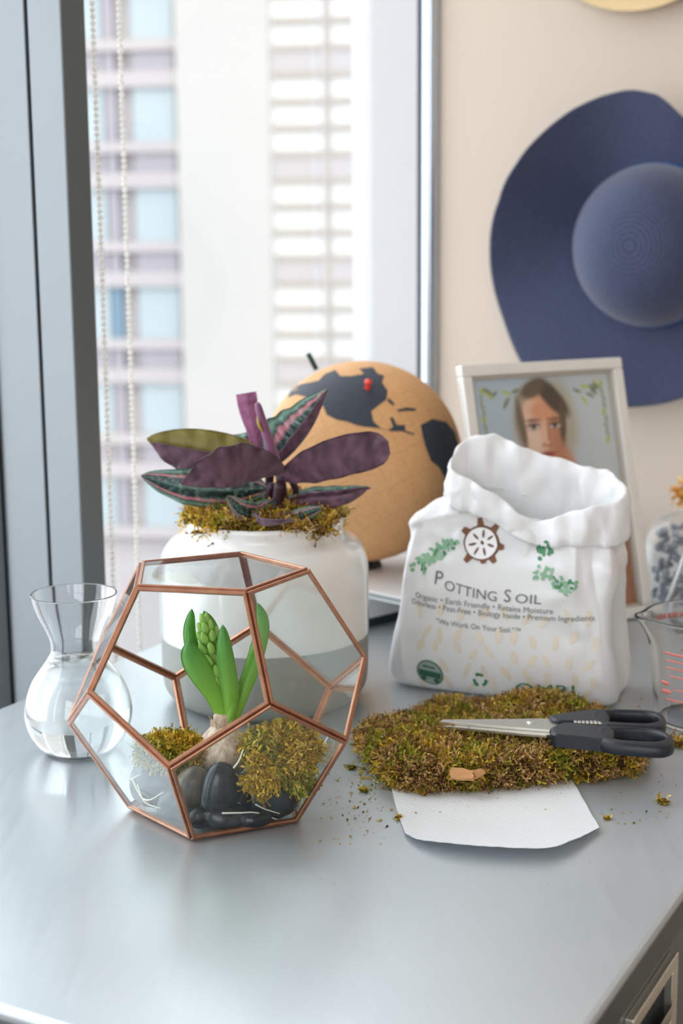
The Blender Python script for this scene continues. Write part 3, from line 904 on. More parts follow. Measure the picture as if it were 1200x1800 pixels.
wp = wp + [(wp[-1][0] - 0.0004, wl), (0.0003, wl - 0.0003)]
V, F = lathe([(r, z * 0.955) for r, z in wp], 72, gc)
mk('water', V, F, M['water'], carafe)

# ------------------------------------------------------------------ ceramic pot with its moss and plant
def ceramic_mat(name, c, rough, coat):
    m = simple(name, c, rough, noise_amt=0.03, nscale=25, coat=coat, bump=0.02, bscale=60)
    return m
M['glaze'] = ceramic_mat('white_glaze', (236, 236, 234), 0.16, 0.6)
M['clay'] = simple('bare_grey_stoneware', (150, 151, 146), 0.75, noise_amt=0.08, nscale=60, bump=0.15, bscale=300)
pc = np.array([0.0208, 0.2700, 0.0])
pot = empty('ceramic_pot', pc, 'white glazed round shouldered pot with a bare grey base', 'pot')
zg = 0.0655
lowp = catmull([(r, z, 0) for r, z in [(0.001, 0.0005), (0.066, 0.0), (0.080, 0.003), (0.0905, 0.012), (0.0945, 0.026), (0.0952, zg)]], 26)
V, F = lathe([(max(.0005, p[0]), max(0, p[1])) for p in lowp], 96, pc)
mk('bare_base', V, F, M['clay'], pot)
up_ = [(0.0950, zg - 0.001), (0.0957, zg + 0.0006), (0.0958, zg + 0.02), (0.0958, 0.110), (0.0952, 0.126), (0.0925, 0.139), (0.0860, 0.149), (0.0775, 0.1545), (0.0738, 0.158), (0.0730, 0.162), (0.0738, 0.166), (0.0742, 0.1685), (0.0725, 0.1710), (0.0695, 0.1705), (0.0685, 0.166), (0.0685, 0.150), (0.075, 0.135), (0.085, 0.12), (0.086, 0.06)]
up_ = catmull([(r, z, 0) for r, z in up_], 80)
V, F = lathe([(p[0], p[1]) for p in up_], 96, pc)
mk('glazed_body', V, F, M['glaze'], pot)
mb = blob(pc + [0, 0, 0.170], (0.0660, 0.0660, 0.013), 21, 0.2, 3.0, super_=0.75)
moss_clump('pot_moss', mb, 11000, 0.0105, 0.00038, [PAL_GREEN, PAL_GOLD, PAL_BROWN, PAL_GOLD], 22, 'golden green moss heaped in the mouth of the white pot', 'moss', lin((92, 74, 24)), up=0.5)

def calathea_top():
    m, nt, b = new_mat('calathea_leaf_upper')
    tc = add(nt, 'ShaderNodeTexCoord')
    sx = add(nt, 'ShaderNodeSeparateXYZ'); nt.links.new(tc.outputs['UV'], sx.inputs[0])
    nz = add(nt, 'ShaderNodeTexNoise', Scale=35.0, Detail=3.0); nt.links.new(tc.outputs['Object'], nz.inputs['Vector'])
    # |v - 0.5| * 2
    s1 = add(nt, 'ShaderNodeMath', operation='SUBTRACT'); s1.inputs[1].default_value = 0.5; nt.links.new(sx.outputs[1], s1.inputs[0])
    ab = add(nt, 'ShaderNodeMath', operation='ABSOLUTE'); nt.links.new(s1.outputs[0], ab.inputs[0])
    wob = add(nt, 'ShaderNodeMath', operation='MULTIPLY_ADD'); wob.inputs[1].default_value = 0.16
    nt.links.new(nz.outputs['Fac'], wob.inputs[0]); nt.links.new(ab.outputs[0], wob.inputs[2])
    rp = add(nt, 'ShaderNodeValToRGB')
    cr = rp.color_ramp
    stops = [(0.0, (30, 60, 56)), (0.09, (60, 96, 84)), (0.13, (18, 44, 44)), (0.30, (16, 38, 40)), (0.345, (186, 120, 130)), (0.385, (176, 110, 122)), (0.42, (24, 56, 52)), (0.50, (110, 146, 130)), (0.60, (30, 66, 60))]
    while len(cr.elements) < len(stops): cr.elements.new(0.5)
    for e, (p, c) in zip(cr.elements, stops): e.position = p; e.color = lin4(c)
    nt.links.new(wob.outputs[0], rp.inputs[0])
    # lateral feathering
    mp = add(nt, 'ShaderNodeMapping'); mp.inputs['Scale'].default_value = (26, 6, 1); nt.links.new(tc.outputs['UV'], mp.inputs['Vector'])
    n2 = add(nt, 'ShaderNodeTexNoise', Scale=1.0, Detail=2.0); nt.links.new(mp.outputs[0], n2.inputs['Vector'])
    mr = add(nt, 'ShaderNodeMapRange'); mr.inputs[1].default_value = 0.52; mr.inputs[2].default_value = 0.68; mr.inputs[3].default_value = 0; mr.inputs[4].default_value = 0.55
    nt.links.new(n2.outputs['Fac'], mr.inputs[0])
    mx = add(nt, 'ShaderNodeMix', data_type='RGBA'); mx.inputs[7].default_value = lin4((120, 156, 140))
    nt.links.new(mr.outputs[0], mx.inputs[0]); nt.links.new(rp.outputs[0], mx.inputs[6])
    nt.links.new(mx.outputs[2], b.inputs['Base Color'])
    b.inputs['Roughness'].default_value = 0.30
    return m
def calathea_under(name, c1, c2, tr=0.2):
    m, nt, b = new_mat(name)
    tc = add(nt, 'ShaderNodeTexCoord')
    mp = add(nt, 'ShaderNodeMapping'); mp.inputs['Scale'].default_value = (9, 1.5, 1); nt.links.new(tc.outputs['UV'], mp.inputs['Vector'])
    n2 = add(nt, 'ShaderNodeTexNoise', Scale=1.0, Detail=3.0); nt.links.new(mp.outputs[0], n2.inputs['Vector'])
    mx = add(nt, 'ShaderNodeMix', data_type='RGBA'); mx.inputs[6].default_value = lin4(c1); mx.inputs[7].default_value = lin4(c2)
    rp = add(nt, 'ShaderNodeMapRange'); rp.inputs[1].default_value = 0.3; rp.inputs[2].default_value = 0.7
    nt.links.new(n2.outputs['Fac'], rp.inputs[0]); nt.links.new(rp.outputs[0], mx.inputs[0])
    nt.links.new(mx.outputs[2], b.inputs['Base Color'])
    b.inputs['Roughness'].default_value = 0.42
    b.inputs['Sheen Weight'].default_value = 0.35
    t_ = add(nt, 'ShaderNodeBsdfTranslucent'); nt.links.new(mx.outputs[2], t_.inputs['Color'])
    ms = add(nt, 'ShaderNodeMixShader'); ms.inputs[0].default_value = tr
    nt.links.new(b.outputs[0], ms.inputs[1]); nt.links.new(t_.outputs[0], ms.inputs[2])
    nt.links.new(ms.outputs[0], nt.nodes['Material Output'].inputs['Surface'])
    return m
M['cal_top'] = calathea_top()
M['cal_under'] = calathea_under('calathea_leaf_purple', (66, 38, 56), (126, 90, 110))
M['cal_pink'] = calathea_under('calathea_leaf_pink', (170, 96, 142), (200, 132, 172), 0.4)
M['cal_backlit'] = calathea_under('calathea_leaf_backlit', (140, 130, 34), (186, 174, 100), 0.4)  # daylight coming through the blade, put into its colour
M['cal_stem'] = simple('dark_purple_stem', (60, 34, 48), 0.45, noise_amt=0.2)
plant = empty('calathea', pc + [0, 0, 0.170], 'purple leaved prayer plant growing in the white pot', 'plant')
def cal_leaf(spine, w1, w2, th1, th2, face='top', ruffle=0.10, top=None, under=None, prof=None, n=30, m=7, waves=5, fold=0.0):
    """spine [(px, py, Y)], half widths in px, th = direction of each half round the spine in degrees:
    0 rises in the picture plane, 90 away from the camera, 180 hangs down, -90 towards the camera"""
    P = np.array([atY(x, y, Y) for x, y, Y in spine])
    S = catmull(P, n); T = np.gradient(S, axis=0); T /= np.linalg.norm(T, axis=1)[:, None]
    sc = 1 / 1930
    Yh = np.array([0, 1.0, 0]); rows = []; uvs = []
    for i in range(n):
        t = i / (n - 1)
        N0 = np.cross(T[i], Yh); N0 /= np.linalg.norm(N0)
        if N0[2] < 0: N0 = -N0
        Yp = Yh - T[i] * (Yh @ T[i]); Yp /= np.linalg.norm(Yp)
        pf = (math.sin(PI * min(1, t ** 0.8)) ** 0.62 if 0 < t < 1 else 0.0) if prof is None else float(np.interp(t, *zip(*prof)))
        pf = max(pf, 0.03)
        row = []
        for j in range(-m, m + 1):
            q = abs(j) / m
            th_ = math.radians(th1 if j > 0 else th2); w = (w1 if j > 0 else w2) * sc * pf
            d = N0 * math.cos(th_) + Yp * math.sin(th_)
            nn = np.cross(T[i], d); nn /= np.linalg.norm(nn)
            off = ruffle * w * q * math.sin(t * waves * 2 * PI + (1.3 if j > 0 else 0)) * q + fold * w * math.sin(PI * q)
            rib = 0.06 * w * math.sin(t * 58 - q * 6) * (1 - abs(2 * q - 1) ** 2)
            row.append(S[i] + d * w * q + nn * (off + rib))
            uvs.append((t, 0.5 + 0.5 * j / m))
        rows.append(row)
    G = np.array(rows); K = 2 * m + 1
    du = np.gradient(G, axis=0); dv = np.gradient(G, axis=1)
    Nn = np.cross(du, dv); Nn /= np.linalg.norm(Nn, axis=2)[:, :, None] + 1e-12
    # orient: which side looks at the camera on half 1
    s = np.sign(-(Nn[n // 2, m + m // 2] @ Yh)) or 1.0
    Nn *= s                                   # now faces the camera on half 1
    if face == 'under': Nn = -Nn              # Nn = upper side
    A = (G + Nn * 0.00028).reshape(-1, 3); B = (G - Nn * 0.00028).reshape(-1, 3)
    V = np.vstack([A, B]); F = []; mi = []
    o_ = len(A)
    for i in range(n - 1):
        for j in range(K - 1):
            a = i * K + j
            F.append((a, a + 1, a + K + 1, a + K)); mi.append(0)
            F.append((o_ + a, o_ + a + K, o_ + a + K + 1, o_ + a + 1)); mi.append(1)
        for j in (0, K - 1):
            a = i * K + j; F.append((a, a + K, o_ + a + K, o_ + a)); mi.append(1)
    return mk('leaf', V, F, [top or M['cal_top'], under or M['cal_under']], plant, midx=mi, uv=uvs + uvs)
# back leaf, partly hidden
cal_leaf([(474, 822, .275), (440, 798, .300), (388, 776, .315)], 42, 24, 25, 155, 'top')
# upper left, raised half painted olive as if lit from behind, purple lower half
cal_leaf([(474, 822, .262), (410, 800, .262), (330, 782, .262), (258, 771, .262)], 34, 44, 8, 168, 'top', top=M['cal_backlit'], under=M['cal_under'], ruffle=0.12)
cal_leaf([(474, 824, .252), (405, 806, .250), (325, 792, .252), (266, 777, .256)], 6, 46, -25, 176, 'under', ruffle=0.16)
# far left dark leaf
cal_leaf([(470, 858, .250), (400, 862, .246), (320, 856, .246), (248, 836, .250)], 38, 34, 12, 170, 'top', ruffle=0.10)
# front left purple leaf
cal_leaf([(497, 826, .235), (440, 822, .205), (380, 832, .190), (318, 851, .185)], 44, 30, -8, 176, 'under', ruffle=0.12, prof=[(0, .2), (.15, .6), (.4, .98), (.6, .95), (.8, .62), (.93, .25), (1, .03)])
# upright pink leaf and the rolled young leaf
cal_leaf([(468, 830, .275), (452, 780, .280), (438, 730, .284), (431, 691, .286)], 20, 18, 20, 165, 'under', under=M['cal_pink'], top=M['cal_under'],
         prof=[(0, .3), (.4, .62), (.75, .95), (.97, 1.0), (1, .98)], ruffle=0.05)
S_ = catmull([atY(487, 825, .240), atY(474, 780, .238), atY(461, 740, .238), atY(452, 708, .238)], 20)
tv, tf = tube(S_, np.array([0.0055, 0.0062, 0.0066, 0.0066, 0.0065, 0.0064, 0.0063, 0.0061, 0.0060, 0.0058, 0.0056, 0.0055, 0.0053, 0.0051, 0.0049, 0.0047, 0.0045, 0.0043, 0.0038, 0.0026]), 12, flat=0.75)
mk('rolled_leaf', tv, tf, calathea_under('rolled_leaf_purple', (92, 46, 80), (160, 96, 138)), plant, uv=[(0.5, 0.5)] * len(tv))
S_ = catmull([atY(463, 760, .232), atY(455, 748, .231), atY(451, 732, .231)], 8)
tv, tf = tube(S_, [0.0004, 0.0022, 0.0030, 0.0032, 0.0030, 0.0024, 0.0014, 0.0004], 8, flat=0.4)
mk('rolled_leaf_edge', tv, tf, simple('olive_leaf_edge', (170, 146, 50), 0.5), plant)
# upper right leaf, folded along its midrib
cal_leaf([(480, 826, .255), (520, 790, .262), (552, 745, .268), (576, 686, .272)], 78, 24, 26, -22, 'top', ruffle=0.05, prof=[(0, .3), (.15, .78), (.4, 1), (.65, .82), (.85, .5), (1, .08)])
# right big purple leaf
cal_leaf([(488, 842, .250), (540, 822, .238), (610, 800, .232), (684, 786, .232)], 36, 36, -5, 174, 'under', ruffle=0.07, prof=[(0, .15), (.12, .45), (.35, .85), (.6, 1), (.85, .95), (.95, .72), (1, .3)])
# right lower leaf
cal_leaf([(484, 895, .262), (540, 884, .252), (600, 876, .248), (652, 858, .250)], 30, 22, 40, -30, 'top', ruffle=0.06)
cal_leaf([(484, 897, .254), (540, 880, .246), (600, 874, .240), (645, 860, .244)], 5, 17, 30, 178, 'under', ruffle=0.06)
# low front leaves
cal_leaf([(484, 880, .240), (455, 905, .215), (425, 900, .200), (398, 872, .196)], 26, 16, 20, 165, 'top', ruffle=0.05)
cal_leaf([(482, 886, .236), (450, 910, .205), (470, 920, .190), (520, 914, .186)], 12, 8, -30, 140, 'under', ruffle=0.05, under=M['cal_under'])
cal_leaf([(480, 910, .236), (510, 912, .220), (540, 902, .212), (566, 892, .210)], 14, 15, 30, 165, 'top', ruffle=0.05)
for (pts, r) in (([(470, 940, .27), (470, 890, .268), (475, 820, .262)], .0042), ([(490, 940, .265), (497, 880, .258), (492, 835, .250)], .0044),
                 ([(455, 940, .262), (462, 900, .256), (478, 850, .248)], .0036), ([(480, 940, .25), (484, 900, .245), (490, 850, .242)], .0046),
                 ([(500, 940, .27), (510, 890, .268), (520, 860, .262), (500, 830, .258)], .0030)):
    tv, tf = tube(catmull([atY(*p) for p in pts], 14), r, 10)
    mk('stem', tv, tf, M['cal_stem'], plant)

# ------------------------------------------------------------------ books under the globe, and the globe
M['paper'] = simple('white_cover', (232, 234, 236), 0.45, noise_amt=0.02)
M['dark'] = simple('dark_slate_plastic', (34, 46, 50), 0.5)
d_ = np.array([0.74, 0.67, 0]); d_ /= np.linalg.norm(d_); n_ = np.array([-d_[1], d_[0], 0])
c0 = tab(645, 1104) + d_ * 0.01 + n_ * 0.075
bx = empty('white_box', [c0[0], c0[1], 0], 'low white box with a dark base under the globe', 'box')
V, F = box([c0[0], c0[1], 0.005], d_, n_, ZV, 0.085, 0.075, 0.005, 0.001)
mk('base', V, F, M['dark'], bx, smooth=False)
V, F = box([c0[0], c0[1], 0.0235], d_, n_, ZV, 0.087, 0.077, 0.0132, 0.002)
mk('lid', V, F, M['paper'], bx, smooth=False)
p0 = tab(645, 1041, 0.043); p1 = tab(706, 1054, 0.043)
d2 = (p1 - p0); d2 /= np.linalg.norm(d2); n2_ = np.array([-d2[1], d2[0], 0])
c1 = (p0 + p1) / 2 - d2 * 0.045 + n2_ * 0.085
nb = empty('notebook', [c1[0], c1[1], 0.0370], 'thin white notebook on the white box carrying the globe', 'notebook')
V, F = box([c1[0], c1[1], 0.0440], d2, n2_, ZV, 0.082, 0.085, 0.0010, 0.0004); mk('cover', V, F, M['paper'], nb, smooth=False)
V, F = box([c1[0], c1[1], 0.0405], d2, n2_, ZV, 0.079, 0.082, 0.0025); mk('pages', V, F, simple('grey_page_block', (150, 158, 156), 0.8), nb, smooth=False)
V, F = box([c1[0], c1[1], 0.0375], d2, n2_, ZV, 0.082, 0.085, 0.0005); mk('cover', V, F, M['paper'], nb, smooth=False)

def cork_mat():
    m, nt, b = new_mat('cork_globe')
    tc = add(nt, 'ShaderNodeTexCoord')
    n1 = add(nt, 'ShaderNodeTexNoise', Scale=260.0, Detail=4.0, Roughness=0.7); nt.links.new(tc.outputs['Object'], n1.inputs['Vector'])
    mx = add(nt, 'ShaderNodeMix', data_type='RGBA'); mx.inputs[6].default_value = lin4((196, 138, 84)); mx.inputs[7].default_value = lin4((236, 190, 136))
    nt.links.new(n1.outputs['Fac'], mx.inputs[0])
    # printed graticule: meridians and parallels about the tilted axis
    mp = add(nt, 'ShaderNodeMapping'); mp.inputs['Rotation'].default_value = (math.radians(20), math.radians(28), 0)
    nt.links.new(tc.outputs['Object'], mp.inputs['Vector'])
    sx = add(nt, 'ShaderNodeSeparateXYZ'); nt.links.new(mp.outputs[0], sx.inputs[0])
    at = add(nt, 'ShaderNodeMath', operation='ARCTAN2'); nt.links.new(sx.outputs[1], at.inputs[0]); nt.links.new(sx.outputs[0], at.inputs[1])
    nr = add(nt, 'ShaderNodeVectorMath', operation='NORMALIZE'); nt.links.new(mp.outputs[0], nr.inputs[0])
    s2 = add(nt, 'ShaderNodeSeparateXYZ'); nt.links.new(nr.outputs[0], s2.inputs[0])
    asn = add(nt, 'ShaderNodeMath', operation='ARCSINE'); nt.links.new(s2.outputs[2], asn.inputs[0])
    def lines(src, stepdeg):
        ml = add(nt, 'ShaderNodeMath', operation='MULTIPLY'); ml.inputs[1].default_value = 180 / PI / stepdeg; nt.links.new(src.outputs[0], ml.inputs[0])
        fr = add(nt, 'ShaderNodeMath', operation='FRACT'); nt.links.new(ml.outputs[0], fr.inputs[0])
        lt = add(nt, 'ShaderNodeMath', operation='LESS_THAN'); lt.inputs[1].default_value = 0.045; nt.links.new(fr.outputs[0], lt.inputs[0]); return lt
    l1, l2 = lines(at, 15), lines(asn, 15)
    mxm = add(nt, 'ShaderNodeMath', operation='MAXIMUM'); nt.links.new(l1.outputs[0], mxm.inputs[0]); nt.links.new(l2.outputs[0], mxm.inputs[1])
    sc_ = add(nt, 'ShaderNodeMath', operation='MULTIPLY'); sc_.inputs[1].default_value = 0.18; nt.links.new(mxm.outputs[0], sc_.inputs[0])
    m2 = add(nt, 'ShaderNodeMix', data_type='RGBA'); m2.inputs[7].default_value = lin4((150, 104, 62))
    nt.links.new(sc_.outputs[0], m2.inputs[0]); nt.links.new(mx.outputs[2], m2.inputs[6])
    nt.links.new(m2.outputs[2], b.inputs['Base Color']); b.inputs['Roughness'].default_value = 0.75
    return m
GY = 0.625
gctr = atY(636.5, 811, GY)
GR = 176.0 / (FPX / ((gctr - CAM) @ FW))
globe = empty('cork_globe', [gctr[0], gctr[1], 0.0452], 'cork world globe with dark printed continents behind the potted plant', 'globe')
bm = bmesh.new(); bmesh.ops.create_uvsphere(bm, u_segments=96, v_segments=64, radius=GR); bm.verts.index_update()
V = np.array([tuple(v.co) for v in bm.verts]) + gctr; F = [[v.index for v in f.verts] for f in bm.faces]; bm.free()
mk('ball', V, F, cork_mat(), globe, origin=gctr)
M['land'] = simple('dark_blue_grey_print', (54, 60, 72), 0.7, noise_amt=0.3, nscale=120)
def on_globe(x, y, r):
    d = ray(x, y); d /= np.linalg.norm(d); oc_ = CAM - gctr
    b_ = oc_ @ d; q = b_ * b_ - (oc_ @ oc_ - r * r)
    if q < 0:
        p = CAM + d * (-b_); k = p - gctr
        return gctr + k / np.linalg.norm(k) * r
    return CAM + d * (-b_ - math.sqrt(q))
lands = [
 [(505, 699), (512, 684), (529, 675), (559, 669), (571, 657), (589, 650), (598, 661), (616, 661), (640, 657), (631, 648), (655, 645), (664, 657), (675, 660), (671, 672), (681, 687), (679, 702), (667, 711), (652, 723), (656, 741), (670, 753), (682, 756), (691, 750), (685, 735), (690, 733), (697, 747), (712, 747), (712, 757), (728, 762), (727, 765), (706, 758), (688, 758), (667, 753), (640, 750), (625, 747), (610, 741), (592, 738), (574, 729), (568, 714), (544, 699), (520, 693)],
 [(739, 747), (760, 736), (784, 742), (799, 759), (805, 780), (798, 810), (790, 840), (785, 864), (782, 840), (772, 822), (757, 810), (748, 786), (743, 768)],
 [(698, 720), (715, 716), (731, 718), (730, 722), (713, 722), (699, 724)],
 [(479, 709), (488, 695), (499, 687), (497, 695), (487, 706)],
 [(684, 700), (694, 710), (690, 713), (680, 704)]]
for poly in lands:
    P2, F2 = patch2d(poly, 6.0)
    V = np.array([on_globe(x, y, GR * 1.0035) for x, y in P2])
    mk('continent', V, F2, M['land'], globe)
pin_dir = on_globe(551, 640, GR) - gctr; pin_dir /= np.linalg.norm(pin_dir)
pd = atY(541, 620, GY + 0.01) - atY(554, 645, GY + 0.01); pd /= np.linalg.norm(pd)
tv, tf = tube([atY(556, 650, GY + 0.01), atY(541, 621, GY + 0.01)], 0.0030, 12)
mk('axis_pin', tv, tf, simple('dark_green_metal', (46, 70, 66), 0.4, metal=0.5), globe)
V, F = lathe([(0.018, 0.0), (0.022, 0.001), (0.022, 0.004), (0.020, 0.0075), (0.014, 0.0070), (0.012, 0.002)], 40, [gctr[0], gctr[1], 0.0452], close_prof=True)
mk('stand_ring', V, F, M['dark'], globe)
# red push pin in the globe
hp = on_globe(646, 682, GR); hn = (hp - gctr); hn /= np.linalg.norm(hn)
hx = np.cross(hn, ZV); hx /= np.linalg.norm(hx); hyv = np.cross(hn, hx)
V, F = lathe([(0.0002, 0.0), (0.0034, 0.0), (0.0036, 0.0012), (0.0024, 0.0024), (0.0021, 0.0060), (0.0030, 0.0078), (0.0042, 0.0084), (0.0042, 0.0096), (0.0002, 0.0100)], 20)
V = hp + V[:, :1] * hx + V[:, 1:2] * hyv + V[:, 2:3] * hn
pp = mk('push_pin', V, F, simple('red_plastic', (236, 60, 40), 0.3)); tag(pp, 'red push pin stuck in the cork globe', 'push pin')

# ------------------------------------------------------------------ framed portrait
M['silver'] = simple('silver_frame', (238, 238, 235), 0.3, metal=0.35, noise_amt=0.06)
BRc = np.array([0.439, 0.561, 0.0]); FWd, FH = 0.214, 0.293
th_, al_ = 0.485, 0.244
fd = np.array([math.cos(th_), math.sin(th_), 0]); fb = np.array([-fd[1], fd[0], 0])
fu = ZV * math.cos(al_) + fb * math.sin(al_); fn = np.cross(fd, fu)   # fn points to the front
if fn[1] > 0: fn = -fn
BLc = BRc - fd * FWd
def fp(s, t, h=0.0):
    return BLc + fd * s + fu * t + fn * h + ZV * 0.0005
fr_ = empty('photo_frame', fp(FWd / 2, 0), 'silver framed portrait photograph leaning behind the soil bag', 'picture frame')
bw = 0.0125
for (s0, s1, t0, t1) in ((0, FWd, 0, bw), (0, FWd, FH - bw, FH), (0, bw, bw, FH - bw), (FWd - bw, FWd, bw, FH - bw)):
    V, F = box(fp((s0 + s1) / 2, (t0 + t1) / 2, 0.001), fd, fu, fn, (s1 - s0) / 2, (t1 - t0) / 2, 0.006, 0.002)
    mk('frame_rail', V, F, M['silver'], fr_, smooth=False)
il = 0.0035
for (s0, s1, t0, t1) in ((bw, FWd - bw, bw, bw + il), (bw, FWd - bw, FH - bw - il, FH - bw), (bw, bw + il, bw + il, FH - bw - il), (FWd - bw - il, FWd - bw, bw + il, FH - bw - il)):
    V, F = box(fp((s0 + s1) / 2, (t0 + t1) / 2, -0.001), fd, fu, fn, (s1 - s0) / 2, (t1 - t0) / 2, 0.0035, 0.001)
    mk('inner_bead', V, F, simple('taupe_inner_bead', (190, 182, 172), 0.35, metal=0.4), fr_, smooth=False)
V, F = box(fp(FWd / 2, FH / 2, -0.0065), fd, fu, fn, FWd / 2 - 0.003, FH / 2 - 0.003, 0.0012); mk('backing_board', V, F, M['dark'], fr_, smooth=False)
lt_ = fp(FWd / 2, 0.20, -0.009); lb_ = np.array([fp(FWd / 2, 0, 0)[0], fp(FWd / 2, 0, 0)[1], 0.0012]) + fb * 0.135
ldir = lt_ - lb_; llen = np.linalg.norm(ldir); ldir /= llen
V, F = box((lt_ + lb_) / 2, fd, ldir, np.cross(fd, ldir), 0.018, llen / 2, 0.0012); V[:, 2] = np.maximum(V[:, 2], 0.0003)
mk('stand_leg', V, F, M['dark'], fr_, smooth=False)
# the print: a woman's portrait against pale blue with leafy corners
NS, NT = 130, 178
ss = np.linspace(0, 1, NS); tt = np.linspace(0, 1, NT)
Sg, Tg = np.meshgrid(ss, tt)            # T rows
def sm(x, a, b): 
    q = np.clip((x - a) / (b - a), 0, 1); return q * q * (3 - 2 * q)
def L3(c): return np.array(lin(c))
img = L3((176, 192, 204)) * (1 - 0.0 * Sg[..., None]) + (L3((196, 202, 204)) - L3((176, 192, 204))) * sm(Sg, 0.4, 1.0)[..., None]
def over(mask, c):
    global img
    img = img * (1 - mask[..., None]) + np.array(lin(c)) * mask[..., None]
def ell(cx, cy, rx, ry, soft=0.12, rot=0.0):
    dx, dy = (Sg - cx), (Tg - cy) * (FH / FWd)
    ry = ry * (FH / FWd)
    x = dx * math.cos(rot) + dy * math.sin(rot); y = -dx * math.sin(rot) + dy * math.cos(rot)
    return 1 - sm(np.sqrt((x / rx) ** 2 + (y / ry) ** 2), 1 - soft, 1 + soft)
over(ell(0.500, 0.800, 0.235, 0.195, 0.22), (182, 178, 166))       # pale veil and outer hair
over(ell(0.480, 0.810, 0.200, 0.170, 0.14), (140, 126, 108))       # hair
over(ell(0.630, 0.800, 0.070, 0.150, 0.5), (176, 168, 150))
over(ell(0.345, 0.790, 0.050, 0.130, 0.5), (150, 138, 120))
over(ell(0.590, 0.560, 0.105, 0.130, 0.2), (196, 142, 114))        # neck
over(ell(0.480, 0.620, 0.090, 0.060, 0.5), (206, 160, 136))
over(ell(0.700, 0.270, 0.370, 0.200, 0.12), (202, 156, 128))       # shoulders
over(ell(0.900, 0.150, 0.140, 0.340, 0.25), (164, 112, 82))
over(ell(0.330, 0.060, 0.400, 0.240, 0.1), (234, 232, 228))        # white dress
over(ell(0.472, 0.790, 0.152, 0.140, 0.10), (214, 160, 128))       # forehead and cheeks
over(ell(0.480, 0.700, 0.118, 0.098, 0.14), (212, 158, 128))       # jaw and chin
over(ell(0.395, 0.750, 0.070, 0.150, 0.55), (230, 198, 178))       # light from the left
over(ell(0.575, 0.720, 0.050, 0.130, 0.6), (186, 128, 98))
over(ell(0.480, 0.850, 0.090, 0.040, 0.6), (214, 152, 116))
over(ell(0.565, 0.905, 0.150, 0.042, 0.25, -0.80), (84, 72, 60))   # swept parting
over(ell(0.430, 0.945, 0.090, 0.035, 0.35, 0.35), (104, 92, 76))
over(ell(0.620, 0.800, 0.026, 0.090, 0.4, -0.1), (96, 82, 68))
over(ell(0.325, 0.800, 0.026, 0.110, 0.4, 0.1), (118, 104, 86))
for ex in (0.408, 0.560):
    over(ell(ex, 0.815, 0.050, 0.0075, 0.6), (132, 98, 80))
    over(ell(ex, 0.790, 0.045, 0.016, 0.7), (160, 112, 90))
    over(ell(ex, 0.786, 0.036, 0.0095, 0.4), (206, 196, 190)); over(ell(ex, 0.787, 0.015, 0.0095, 0.4), (48, 44, 46)); over(ell(ex, 0.795, 0.040, 0.0050, 0.5), (74, 58, 52))
over(ell(0.487, 0.755, 0.016, 0.050, 0.8), (228, 184, 154)); over(ell(0.512, 0.745, 0.012, 0.050, 0.9), (180, 124, 98))
over(ell(0.492, 0.710, 0.036, 0.008, 0.6), (160, 104, 82)); over(ell(0.492, 0.718, 0.020, 0.010, 0.6), (222, 172, 142))
over(ell(0.492, 0.670, 0.056, 0.0120, 0.5), (170, 88, 84)); over(ell(0.492, 0.6705, 0.050, 0.0022, 0.5), (116, 58, 58)); over(ell(0.492, 0.647, 0.040, 0.008, 0.7), (186, 130, 104))
rr = random.Random(4)                                              # leafy corners
for (cx, cy, dirx) in ((0.10, 0.95, 1), (0.90, 0.95, -1)):
    for k in range(9):
        over(ell(cx + dirx * 0.03 * k * rr.random(), cy - 0.012 * k * rr.random(), 0.032, 0.008, 0.4, rr.uniform(-1.2, 1.2)), (128, 136, 116) if k % 3 else (176, 190, 96))
    for k in range(9):
        over(ell(cx - dirx * 0.035 + 0.01 * rr.random(), cy - 0.03 * k, 0.012, 0.017, 0.4, rr.uniform(-.5, .5)), (150, 160, 146) if k % 4 else (170, 184, 92))
pw, phh = FWd - 2 * bw - 2 * il + 0.003, FH - 2 * bw - 2 * il + 0.003
V = [fp(bw + il - 0.0015 + s * pw, bw + il - 0.0015 + t * phh, -0.0028) for t in tt for s in ss]
F = [(i * NS + j, i * NS + j + 1, (i + 1) * NS + j + 1, (i + 1) * NS + j) for i in range(NT - 1) for j in range(NS - 1)]
pr_ = mk('portrait_print', V, F, vcol_mat('photo_print', 0.18, spec=0.5), fr_, col=img.reshape(-1, 3))
tag(pr_, 'portrait of a person with light brown hair on pale blue')

# ------------------------------------------------------------------ bag of potting soil
M['bag'] = simple('white_bag_plastic', (238, 239, 240), 0.36, noise_amt=0.03, nscale=20, trans=0.18)
BL_, BR_ = np.array([.144, .312, 0]), np.array([.346, .228, 0])
bw_ = BR_ - BL_; bw_ /= np.linalg.norm(bw_); bd_ = np.array([-bw_[1], bw_[0], 0]); bo_ = (BL_ + BR_) / 2 - bd_ * 0.013
def bagp(s, d, z): return bo_ + bw_ * s + bd_ * d + ZV * z
NA = 150
